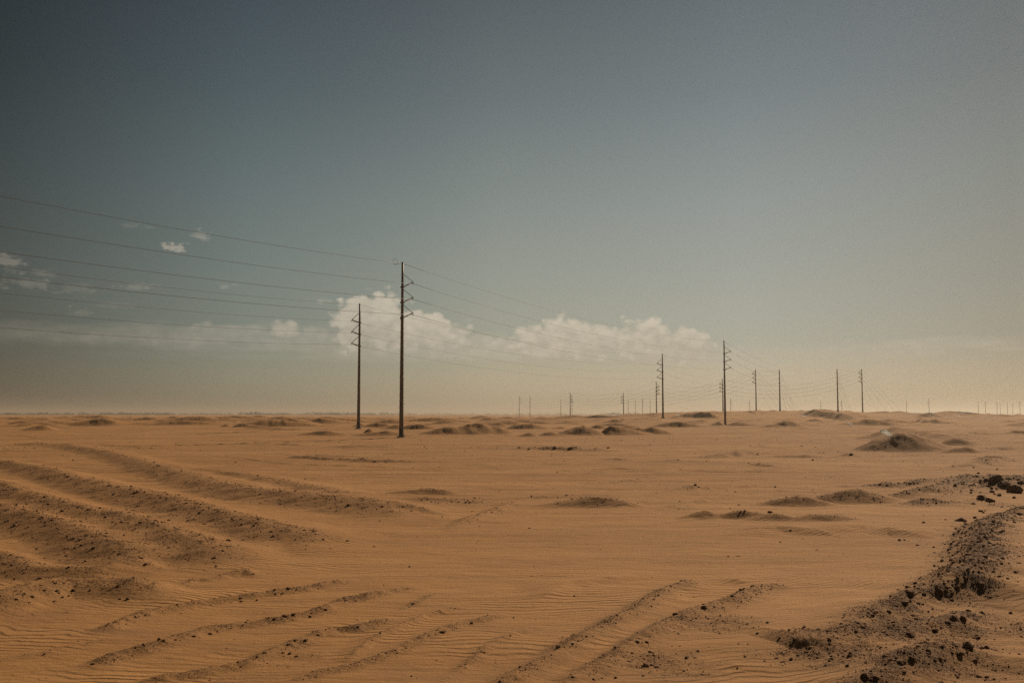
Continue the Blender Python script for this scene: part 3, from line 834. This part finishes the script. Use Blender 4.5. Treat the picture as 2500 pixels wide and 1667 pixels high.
def pole(px, by, ty, D, side, label, group, detail=2, name='utility_pole', z_base=None, arm_dir=None, spacing=2.22, first=2.92, shieldbar=False, H=None):
    """tapered steel monopole; detail 2 = full hardware, 1 = shaft and arms, 0 = one mesh"""
    x, y, zt = at(px, ty, D)
    zb = ground_z(x, y) if z_base is None else z_base
    if H: zb = zt - H
    root_loc = (x, y, zb)
    h = zt - zb
    rb, rt = (.32, .155) if D < 400 else (.38, .19)
    d = (arm_dir or ARM_D) * (side if side else 1)
    shaft = MB()
    if detail == 0:
        rb, rt = .30, .2
    n = 9
    shaft.tube([(0, 0, -.3 + (h + .3) * i / n) for i in range(n + 1)], [rb + (rt - rb) * i / n for i in range(n + 1)], 12 if detail else 6)
    tips = []
    arms = []
    for k in range(3):
        zt_tip = h - first - k * spacing
        tip = d * 1.87 + Vector((0, 0, zt_tip))
        lo = Vector((0, 0, zt_tip - .62)) + d * .16; hi = Vector((0, 0, zt_tip + 1.22)) + d * .15
        tips.append(Vector(root_loc) + tip + Vector((0, 0, -.3)))
        arms.append((tip, lo, hi, zt_tip))
    top = Vector(root_loc) + Vector((0, 0, h - .15))
    if detail == 0:
        if side:
            for tip, lo, hi, q in arms:
                shaft.tube([lo, tip], .09, 5); shaft.tube([hi, tip], .05, 4)
        o = shaft.build(name, M_STEEL); o.location = root_loc
        tag(o, label, 'utility pole', group)
        return top, tips, o
    root = empty(name, root_loc)
    tag(root, label, 'utility pole', group)
    # flanged joints and step bolts belong to the shaft
    if detail == 2:
        for zz in (h * .34, h * .67):
            rr = rb + (rt - rb) * zz / h
            shaft.tube([(0, 0, zz - .12), (0, 0, zz + .12)], rr + .025, 12)
        for i in range(int((h - 4) / .45)):
            zz = 3.4 + i * .45
            rr = rb + (rt - rb) * zz / h
            sgn = 1 if i % 2 else -1
            shaft.tube([(sgn * rr * .9, 0, zz), (sgn * (rr + .13), 0, zz)], .018, 5)
    shaft.build('shaft', M_STEEL, root)
    MB().tube([(0, 0, h + .003), (0, 0, h + .05), (0, 0, h + .07)], [rt + .03, rt + .03, rt * .5], 12).build('cap', M_FITTING, root)
    if detail == 2:
        MB().tube([(0, 0, -.2), (0, 0, 1.25), (0, 0, 1.30)], [rb + .02, rb + .012, rb + .004], 14).build('base_coating', M_COAT, root)
        b = MB().tube([(0, 0, -.25), (0, 0, .10), (0, 0, .13)], [rb + .36, rb + .34, rb + .28], 12)
        for k in range(8):
            t = k * math.pi / 4
            b.tube([((rb + .2) * math.cos(t), (rb + .2) * math.sin(t), .1), ((rb + .2) * math.cos(t), (rb + .2) * math.sin(t), .3)], .03, 6)
        b.build('foundation', M_CONC, root)
    if side:
        for tip, lo, hi, q in arms:
            a = MB()
            kf = 1.0 if D < 150 else 1.35 if D < 400 else 2.6
            a.tube([lo, lo + (tip - lo) * .12, tip], [.085 * kf, .075 * kf, .06 * kf], 8)
            rr = rb + (rt - rb) * lo.z / h
            a.tube([(0, 0, lo.z - .16), (0, 0, lo.z + .14)], rr + .05, 12)
            a.box(-d * (rr + .09) + Vector((0, 0, lo.z)), (.14, .14, .22))
            if detail == 2:                           # insulator sheds along the strut
                u = (tip - lo).normalized()
                for s_ in range(7):
                    c = lo + u * (.55 + .17 * s_)
                    a.tube([c - u * .02, c + u * .02], .105, 8)
            ao = a.build('crossarm', M_ARM, root)
            MB().tube([hi, tip], .042 if D < 150 else .055 if D < 400 else .11, 6).build('brace_rod', M_ARM, ao)
            c = MB().tube([tip + Vector((0, 0, .06)), tip + Vector((0, 0, -.3))], .05, 6)
            c.box(tip + Vector((0, 0, -.3)), (.1, .32, .1))
            c.build('wire_clamp', M_FITTING, ao)
    else:
        dd = Vector((.487, .875, 0))
        for k in range(3):
            zz = h - 1.9 - k * spacing
            rr = rb + (rt - rb) * zz / h
            c = MB().tube([(0, 0, zz - .15), (0, 0, zz + .15)], rr + .05, 12)
            co = c.build('dead_end_band', M_FITTING, root)
            s_ = MB(); p0 = Vector((0, 0, zz)) - dd * (rr + .05)
            s_.tube([p0, p0 - dd * 1.7], .03, 6)
            for j in range(8):
                s_.tube([p0 - dd * (.3 + .16 * j), p0 - dd * (.34 + .16 * j)], .12, 8)
            s_.build('insulator_string', M_FITTING, co)
            tips[k] = Vector(root_loc) + p0 - dd * 1.7
    return top, tips, root


G1 = 'tall steel power poles across the desert'
P = {}
BIG_LAB = {
    'near': 'tallest nearest brown steel pole, arms on its right side, wire loop at its top',
    'second': 'brown steel pole just left of the tallest pole, arms pointing left',
    'mid': 'steel pole right of centre on flat sand, small arms showing behind its left edge',
    'midleft': 'mid-distance steel pole with arms pointing left, beside a smaller pole',
    'endleft': 'leftmost guyed pole on the hill, flat arms at its left',
    'endplain': 'bare guyed pole without arms, second from left on the hill',
    'endright': 'bare guyed pole without arms, third of the four on the hill behind the big dune',
    'endfar': 'guyed pole with flat arms at left, right one of the four on the hill',
}
for k, v in BIG.items():
    ad = Vector((.97, .24, 0)) if k in ('endleft', 'endfar') else None
    P[k] = pole(*v, BIG_LAB[k], G1, 2, arm_dir=ad, first=2.92 if k not in ('endleft', 'endfar') else 2.1)
t, _, root = P['near']
lp = MB()
h_ = t.z - root.location.z + .15
pts = []
for i in range(25):
    a = 2 * math.pi * i / 24
    pts.append((-.95 + .33 * math.cos(a) - .1, 0, h_ + .12 + .42 * math.sin(a)))
lp.tube(pts, .022, 5, cap=False)
lp.tube([(-.2, 0, h_ - .1), (-.6, 0, h_ - .22), (-.95, 0, h_ - .28), (-1.2, 0, h_ - .2)], .022, 5)
lp.build('wire_loop', M_FITTING, root)
MB().tube([(0, 0, P['mid'][0].z - P['mid'][2].location.z + .2), (0, 0, P['mid'][0].z - P['mid'][2].location.z + .62)], .02, 5).build('lightning_rod', M_FITTING, P['mid'][2])

FAR = [  # px of base, px y of top, base y or None (hidden), side, detail, label, key
    (1267.7, 966, 1023.4, 1, 0, 'thin far pole left of all others in the hazy middle', 'a1'),
    (1293.8, 966, 1018.8, 0, 0, 'thin far pole second from left in the hazy middle', 'a2'),
    (1369, 974, 1025, 0, 0, 'short far pole between the second thin pole and the close pair', 'a3'),
    (1392, 958, 1024.3, 1, 1, 'taller pole of the close pair in the hazy middle', 'a4'),
    (1396.5, 974, 1023.4, 1, 0, 'shorter pole of the close pair, just right of the taller one', 'a5'),
    (1522, 959, 1019.7, -1, 1, 'far pole with arms at left, first of the six before the tall midfield pole', 'a6'),
    (1533.6, 974.4, 1019.7, 0, 0, 'faint bare pole just right of the far pole with left arms', 'a7'),
    (1551, 975, 1020, 0, 0, 'faint bare pole, second in the row of four thin poles', 'a8'),
    (1568.5, 972, 1020.6, 1, 0, 'faint pole with arms at right, third in the row of four thin poles', 'a9'),
    (1587, 972, 1017, 0, 0, 'faint bare pole, last in the row of four thin poles', 'a10'),
    (1602, 931.4, 1016, 1, 1, 'pole with arms at right standing behind a dark mound, left of the third tallest pole', 'a11'),
    (1764, 925, 1027, -1, 1, 'pole almost hidden behind the pole on flat sand, its arms showing at left', 'a12'),
    (1783.5, 970.8, None, 1, 0, 'thin far pole behind the hill, right of the pole on flat sand', 'b1'),
    (1830, 976, None, -1, 0, 'thin far pole behind the hill, just left of the left guyed pole', 'b2'),
    (2003, 978.5, None, 1, 0, 'thin far pole rising behind the big dune crest', 'b3'),
    (2054.5, 976.4, None, -1, 0, 'thin far pole between the two right guyed poles', 'b4'),
    (2212.5, 978, None, 1, 0, 'thin far pole behind the hill, first right of the guyed poles', 'b5'),
    (2267.5, 973, None, -1, 0, 'thin far pole behind the hill, second right of the guyed poles', 'b6'),
    (2388, 979.5, None, 0, 0, 'faint pole at the right, first of the row of seven', 'c1'),
    (2405.5, 979.5, None, -1, 0, 'faint pole at the right, second of the row of seven', 'c2'),
    (2433.3, 980, None, 1, 0, 'faint pole at the right, third of the row of seven', 'c3'),
    (2441.3, 981, None, 0, 0, 'faint pole at the right, fourth of the row of seven', 'c4'),
    (2459, 981, None, 0, 0, 'faint pole at the right, fifth of the row of seven', 'c5'),
    (2471.5, 983, None, 1, 0, 'faint shortest pole at the right, sixth of the row of seven', 'c6'),
    (2489.5, 978, None, -1, 0, 'faint pole at the right edge, last of the row of seven', 'c7'),
]
SPEC_D = {'a11': 575, 'a12': 560, 'a6': 720, 'a4': 760}
for (px, ty, by, side, det, lab, key) in FAR:
    D = SPEC_D.get(key) or (16.4 * F / (1010 - ty))
    P[key] = pole(px, by or 1015, ty, D, side, lab, 'distant power poles fading into the haze', det, arm_dir=Vector((1, 0, 0)), spacing=2.1, first=2.6)


# ------------------------------------------------------------------ wires
def catenary(a, b, sag, n=28):
    return [a.lerp(b, i / n) - Vector((0, 0, 4 * sag * (i / n) * (1 - i / n))) for i in range(n + 1)]


def wire(spans, r, label, group, name='power_line'):
    m = MB()
    for a, b, sag in spans:
        L = (b - a).length
        m.tube(catenary(a, b, sag, max(8, int(L / 6))), r, 5, cap=True)
    o = m.build(name, M_WIRE)
    tag(o, label, 'wire', group)
    return o


STEP = Vector((-74, -133, 0))
LV = ['top', 'upper', 'middle', 'lower']
GA, GB = 'wires of the right-hand pole line', 'wires of the left-hand pole line'


def pts_of(k):
    return [P[k][0]] + list(P[k][1])


def chain(keys, sags, r, descr, group, prev=None, prev_sag=2.2, lift=None):
    for i in range(4):
        sp = []
        A = [pts_of(k)[i] for k in keys]
        if prev is not None:
            a0 = A[0] + prev + Vector((0, 0, (lift or [0, 0, 0, 0])[i]))
            sp.append((a0, A[0], prev_sag))
        for a, b, s in zip(A[:-1], A[1:], sags):
            sp.append((a, b, s))
        wire(sp, r, '%s wire of the four %s' % (LV[i], descr), group)


chain(['near', 'mid', 'endright'], [2.3, 4.5], .024, 'strung along the poles that carry arms at right', GA, STEP, 2.2)
chain(['second', 'midleft', 'endplain'], [2.5, 4.5], .021, 'strung along the poles that carry arms at left', GB, STEP, 2.2)
chain(['endfar', 'a12', 'a6', 'a3'], [6.0, 4.5, 4.5], .03, 'running from the right guyed pole into the far middle', 'far wires')
chain(['endleft', 'a11', 'a4', 'a1'], [6.0, 4.5, 4.5], .03, 'running from the left guyed pole into the far middle', 'far wires')
wire([(P['endright'][0], P['endfar'][0], .8)], .025, 'short top wire joining the two right guyed poles', 'jumper wires')
wire([(P['endplain'][0], P['endleft'][0], .8)], .025, 'short top wire joining the two left guyed poles', 'jumper wires')
for k2, k1, nm in (('endright', 'endfar', 'right'), ('endplain', 'endleft', 'left')):
    for i in range(3):
        wire([(P[k2][1][i], P[k1][1][i], 1.2)], .025, '%s jumper wire between the two %s guyed poles' % (LV[i + 1], nm), 'jumper wires')

GN = {'endleft': 'the left guyed pole with arms', 'endplain': 'the left bare guyed pole', 'endright': 'the right bare guyed pole', 'endfar': 'the right guyed pole with arms'}
for k, desc in GN.items():
    top, tips, root = P[k]
    d = Vector((.487, .875, 0)) if k in ('endplain', 'endright') else Vector((.93, -.30, 0))
    base = Vector(root.location)
    for i in range(4):
        a = Vector((base.x, base.y, top.z - .3 - i * 2.25)) + d * .2
        e = base + d * ((34, 30, 22, 13)[i] if k in ('endplain', 'endright') else (20, 17, 13, 8)[i])
        e.z = ground_z(e.x, e.y)
        wire([(a, e, .15)], .024, '%s guy wire slanting down right of %s' % (['longest', 'second longest', 'third longest', 'shortest'][i], desc), 'guy wires of the dead-end poles', 'guy_wire')

# ------------------------------------------------------------------ scrub along the horizon
def scrub():
    quads = []
    rnd = random.Random(5)
    bands = [(0, 420, 1150, 90, 6.2), (250, 420, 1250, 50, 7.2), (420, 1000, 1350, 80, 6.2), (590, 700, 1200, 26, 7.4), (760, 960, 1150, 40, 6.6), (1000, 1480, 1600, 60, 6.2), (1480, 1560, 1300, 36, 7.6), (1620, 1680, 1300, 18, 6.6)]
    for (x0, x1, D, n, hh) in bands:
        for _ in range(n):
            px = rnd.uniform(x0, x1); d = D * 2.4 * rnd.uniform(.9, 1.25)
            X = (px - 1250) / F * d
            zb = ground_z(X, d)
            w = rnd.uniform(8, 26); h = (hh * 1.6 - .5) * rnd.uniform(.35, 1.0)
            for _ in range(46):
                a = rnd.uniform(0, 6.28); q = math.sqrt(rnd.random())
                cz = rnd.random()
                c = Vector((X + w * q * math.cos(a) * (1 - .4 * cz), d + w * q * math.sin(a), zb + h * cz * (1 - .5 * q * q)))
                s = rnd.uniform(.8, 2.0)
                n1 = Vector((rnd.gauss(0, 1), rnd.gauss(0, 1), rnd.gauss(0, 1))).normalized()
                n2 = n1.orthogonal().normalized()
                quads.append([c - n1 * s, c - n2 * s * .6, c + n1 * s, c + n2 * s * .6])
    v = np.array([[tuple(p) for p in q] for q in quads]).reshape(-1, 3)
    f = np.arange(len(v)).reshape(-1, 4)
    o = mesh_np('distant_scrub', v, f, M_SCRUB, False)
    tag(o, 'hazy line of low desert bushes along the far horizon', 'bushes', kind='stuff')


scrub()

# ------------------------------------------------------------------ dusty air
def haze():
    m = bpy.data.materials.new('dusty_air'); m.use_nodes = True
    nt = m.node_tree
    nt.nodes.clear()
    out = N(nt, 'ShaderNodeOutputMaterial'); pv = N(nt, 'ShaderNodeVolumePrincipled')
    pv.inputs['Color'].default_value = (.56, .54, .48, 1)
    pv.inputs['Density'].default_value = .00026
    pv.inputs['Anisotropy'].default_value = .5
    nt.links.new(pv.outputs[0], out.inputs['Volume'])
    b = MB().box((0, 0, 16.5), (20000, 20000, 43))
    o = b.build('haze', m)
    tag(o, 'pale dusty haze lying over the whole desert', 'haze', kind='stuff')


haze()

# ------------------------------------------------------------------ sky, clouds, sun, camera
def azel(px, py):
    x, y, z = at(px, py, 1000)
    return math.degrees(math.atan2(x, y)), math.degrees(math.atan2(z - HC, math.hypot(x, y)))


def build_world():
    w = bpy.data.worlds.new('World'); scene.world = w; w.use_nodes = True
    nt = w.node_tree; nt.nodes.clear()
    out = N(nt, 'ShaderNodeOutputWorld'); bg = N(nt, 'ShaderNodeBackground')
    nt.links.new(bg.outputs[0], out.inputs[0]); bg.inputs[1].default_value = .10
    sky = N(nt, 'ShaderNodeTexSky', sky_type='NISHITA'); sky.sun_disc = False
    sky.sun_elevation = SUN_EL; sky.sun_rotation = SUN_AZ
    sky.air_density = 1.0; sky.dust_density = 3.0; sky.ozone_density = 1.0
    tc = N(nt, 'ShaderNodeTexCoord'); d = tc.outputs['Generated']
    sp = N(nt, 'ShaderNodeSeparateXYZ'); nt.links.new(d, sp.inputs[0])
    el = math_n(nt, 'MULTIPLY', math_n(nt, 'ARCSINE', sp.outputs[2]), 57.2958)
    az = math_n(nt, 'MULTIPLY', math_n(nt, 'ARCTAN2', sp.outputs[0], sp.outputs[1]), 57.2958)
    # dusty tint: warm low down, slate higher up; deeper away from the sun
    def ramp(fac, stops):
        rp = N(nt, 'ShaderNodeValToRGB'); e = rp.color_ramp.elements
        e[0].position, e[0].color = stops[0][0], (*stops[0][1], 1)
        e[1].position, e[1].color = stops[-1][0], (*stops[-1][1], 1)
        for p, c in stops[1:-1]:
            q = e.new(p); q.color = (*c, 1)
        nt.links.new(fac, rp.inputs[0])
        return rp.outputs[0]
    K = 10 / 3.2
    els = [(0, (.195, .168, .124)), (1.5, (.183, .160, .118)), (4, (0.1245, 0.1249, 0.1027)), (7, (0.1079, 0.1118, 0.0947)), (12, (0.0836, 0.093, 0.0844)), (18, (0.0528, 0.0626, 0.0625)), (25, (0.0307, 0.0378, 0.0409)), (40, (0.0286, 0.0351, 0.0387)), (90, (0.0286, 0.0361, 0.0407))]
    tint = ramp(math_n(nt, 'DIVIDE', el, 90.0, clamp=True), [(p / 90, tuple(v * K for v in c)) for p, c in els])
    daz = math_n(nt, 'ABSOLUTE', math_n(nt, 'SUBTRACT', az, 41.0))
    SIDES = [(0, (0.5769, 0.5657, 0.5826)), (14, (0.555, 0.552, 0.585)), (28, (0.8451, 0.871, 0.9484)), (42, (0.9437, 0.9735, 1.0026)), (56, (0.6891, 0.7855, 0.8343)), (70, (0.2709, 0.3047, 0.329)), (110, (0.289, 0.3251, 0.3476)), (180, (0.3612, 0.4063, 0.4138))]
    side = ramp(math_n(nt, 'DIVIDE', daz, 180.0, clamp=True), [(p / 180, v) for p, v in SIDES])
    g1 = N(nt, 'ShaderNodeGamma'); g1.inputs[1].default_value = .25; nt.links.new(sky.outputs[0], g1.inputs[0])
    bw = N(nt, 'ShaderNodeRGBToBW'); nt.links.new(sky.outputs[0], bw.inputs[0])
    c = mix_c(nt, 1.0, g1.outputs[0], math_n(nt, 'POWER', bw.outputs[0], .25), 'MULTIPLY')
    c = mix_c(nt, 1.0, c, tint, 'MULTIPLY')
    c = mix_c(nt, 1.0, c, side, 'MULTIPLY')
    sc3 = N(nt, 'ShaderNodeVectorMath', operation='SCALE'); nt.links.new(c, sc3.inputs[0]); sc3.inputs['Scale'].default_value = 3.2
    c = sc3.outputs[0]
    # ---- clouds, in degrees of azimuth and elevation
    cv = N(nt, 'ShaderNodeCombineXYZ'); nt.links.new(az, cv.inputs[0]); nt.links.new(math_n(nt, 'MULTIPLY', el, 1.35), cv.inputs[1])
    n1 = noise(nt, cv.outputs[0], .9, 9, .55)
    vor = N(nt, 'ShaderNodeTexVoronoi', feature='SMOOTH_F1'); vor.inputs['Scale'].default_value = 1.65; vor.inputs['Smoothness'].default_value = .35
    wv = N(nt, 'ShaderNodeVectorMath', operation='MULTIPLY_ADD'); nz = N(nt, 'ShaderNodeTexNoise'); nz.inputs['Scale'].default_value = 2.2; nz.inputs['Detail'].default_value = 6
    nt.links.new(cv.outputs[0], nz.inputs['Vector']); nt.links.new(nz.outputs['Color'], wv.inputs[0]); wv.inputs[1].default_value = (.55, .55, 0); nt.links.new(cv.outputs[0], wv.inputs[2])
    nt.links.new(wv.outputs[0], vor.inputs['Vector'])
    bil = math_n(nt, 'SUBTRACT', .45, vor.outputs['Distance'])
    nst = noise(nt, cv.outputs[0], .38, 8, .62, (.40, 1.6, 1))
    edge = math_n(nt, 'MULTIPLY_ADD', bil, .8, math_n(nt, 'MULTIPLY_ADD', math_n(nt, 'SUBTRACT', n1, .5), 1.9, .10))
    edge_s = math_n(nt, 'MULTIPLY', math_n(nt, 'SUBTRACT', nst, .5), 3.6)
    nsc = noise(nt, cv.outputs[0], 1.9, 7, .66, (.8, 1.25, 1))
    edge_f = math_n(nt, 'MULTIPLY', math_n(nt, 'SUBTRACT', nsc, .5), 4.2)
    total = None; bright = None

    def blob(px, py, rx, ry, amp, lump, soft=.5, streak=False, flatb=True):
        nonlocal total
        a0, e0 = azel(px, py); k = 360 / (2 * math.pi) / F
        ux = math_n(nt, 'DIVIDE', math_n(nt, 'SUBTRACT', az, a0), rx * k)
        dy = math_n(nt, 'SUBTRACT', el, e0)
        uy = math_n(nt, 'DIVIDE', dy, ry * k)
        if flatb:   # flatter base than top
            uy = math_n(nt, 'MULTIPLY', uy, math_n(nt, 'MULTIPLY_ADD', math_n(nt, 'LESS_THAN', dy, 0.0), .45, 1.0))
        r2 = math_n(nt, 'SQRT', math_n(nt, 'ADD', math_n(nt, 'MULTIPLY', ux, ux), math_n(nt, 'MULTIPLY', uy, uy)))
        v = math_n(nt, 'SUBTRACT', 1.0, r2)
        v = math_n(nt, 'MULTIPLY_ADD', edge_f if streak == 'f' else edge_s if streak else edge, lump, v)
        v = smooth(nt, v, 0.0, soft, 0.0, amp)
        total = v if total is None else math_n(nt, 'MAXIMUM', total, v)

    # cumulus bank
    blob(915, 800, 112, 92, 1., .66, .30); blob(1005, 812, 130, 64, 1., .66, .34); blob(866, 780, 60, 50, .8, .7, .5)
    blob(1085, 830, 110, 44, .8, .7, .5); blob(1390, 840, 155, 66, .95, .66, .34); blob(1305, 828, 70, 44, .75, .7, .5)
    blob(1568, 840, 80, 64, .95, .66, .34); blob(1660, 850, 100, 50, .85, .7, .35); blob(1480, 848, 90, 42, .75, .7, .5); blob(1230, 850, 150, 36, .7, .7, .7)
    blob(697, 810, 42, 36, .85, .7, .5); blob(500, 805, 50, 22, .42, 1., .8); blob(780, 815, 70, 28, .45, 1., .8)
    blob(1180, 858, 660, 40, .7, .45, .8, True); blob(1050, 845, 300, 40, .6, .5, .6, True); blob(1450, 852, 330, 36, .65, .5, .6, True); blob(400, 826, 580, 48, .55, .75, .9, True); blob(560, 812, 160, 26, .5, .9, .7, True); blob(720, 832, 230, 32, .42, .8, .9, True); blob(300, 800, 200, 24, .22, .9, .9, True)
    blob(1250, 872, 1250, 26, .38, .7, .9, True); blob(700, 850, 620, 30, .4, .8, .9, True); blob(2250, 846, 420, 22, .34, .9, .9, True)
    # small scraps at left
    blob(428, 604, 30, 12, .75, 1.1, .6, streak='f'); blob(488, 578, 34, 14, .42, 1.2, .9, streak='f'); blob(14, 640, 46, 22, .62, .9, .8, streak='f'); blob(70, 690, 64, 26, .38, 1.1, .9, streak='f')
    blob(190, 708, 70, 18, .2, 1.1, .9, streak='f'); blob(196, 762, 32, 13, .3, 1.1, .9, streak='f'); blob(335, 702, 50, 12, .3, 1.1, .9, streak='f'); blob(555, 699, 26, 10, .3, 1., .9, streak='f')
    blob(785, 735, 24, 11, .36, 1., .9, streak='f'); blob(335, 553, 34, 10, .16, 1.1, .9, streak='f'); blob(285, 745, 50, 14, .14, 1.1, .9, streak='f'); blob(110, 670, 40, 14, .25, 1.1, .9, streak='f')
    # wisps at right
    blob(1900, 856, 180, 14, .34, .8, .9, True); blob(2200, 858, 160, 18, .28, .8, .9, True); blob(2460, 852, 90, 14, .36, .8, .9, True); blob(2050, 868, 320, 16, .18, .8, .9, True)
    lit = noise(nt, cv.outputs[0], 1.5, 5, .6)
    shade = smooth(nt, math_n(nt, 'MULTIPLY_ADD', edge, .28, math_n(nt, 'MULTIPLY_ADD', lit, .5, math_n(nt, 'MULTIPLY', el, .085))), .42, .95)
    ccol = mix_c(nt, shade, (4.3, 3.85, 3.0), (6.1, 5.4, 4.25))
    cside = ramp(math_n(nt, 'DIVIDE', daz, 180.0, clamp=True), [(0, (1., 1., 1.)), (42 / 180, (1., 1., 1.)), (56 / 180, (.76, .78, .8)), (70 / 180, (.34, .36, .37)), (1, (.36, .38, .39))])
    ccol = mix_c(nt, 1.0, ccol, cside, 'MULTIPLY')
    fin = mix_c(nt, math_n(nt, 'MULTIPLY', total, .94, clamp=True), c, ccol)
    nt.links.new(fin, bg.inputs[0])
    return nt


build_world()

sun = bpy.data.lights.new('sun', 'SUN'); sun.energy = 4.4; sun.angle = R(.55); sun.color = (1.0, .80, .58)
so = bpy.data.objects.new('sun', sun); COL.objects.link(so)
sd = Vector((math.sin(SUN_AZ) * math.cos(SUN_EL), math.cos(SUN_AZ) * math.cos(SUN_EL), math.sin(SUN_EL)))
so.rotation_euler = sd.to_track_quat('Z', 'Y').to_euler()
so.location = (60, 60, 80)

cam = bpy.data.cameras.new('camera'); cam.lens = 35; cam.sensor_width = 36; cam.clip_start = .1; cam.clip_end = 30000
co = bpy.data.objects.new('camera', cam); COL.objects.link(co)
co.location = (0, 0, HC); co.rotation_euler = (math.pi / 2 + PITCH, 0, 0)
scene.camera = co

scene.render.engine = 'CYCLES'
scene.view_settings.view_transform = 'Standard'; scene.view_settings.look = 'None'
scene.view_settings.exposure = 0; scene.view_settings.gamma = 1
scene.cycles.use_denoising = False
scene.cycles.max_bounces = 5; scene.cycles.volume_bounces = 1; scene.cycles.diffuse_bounces = 2
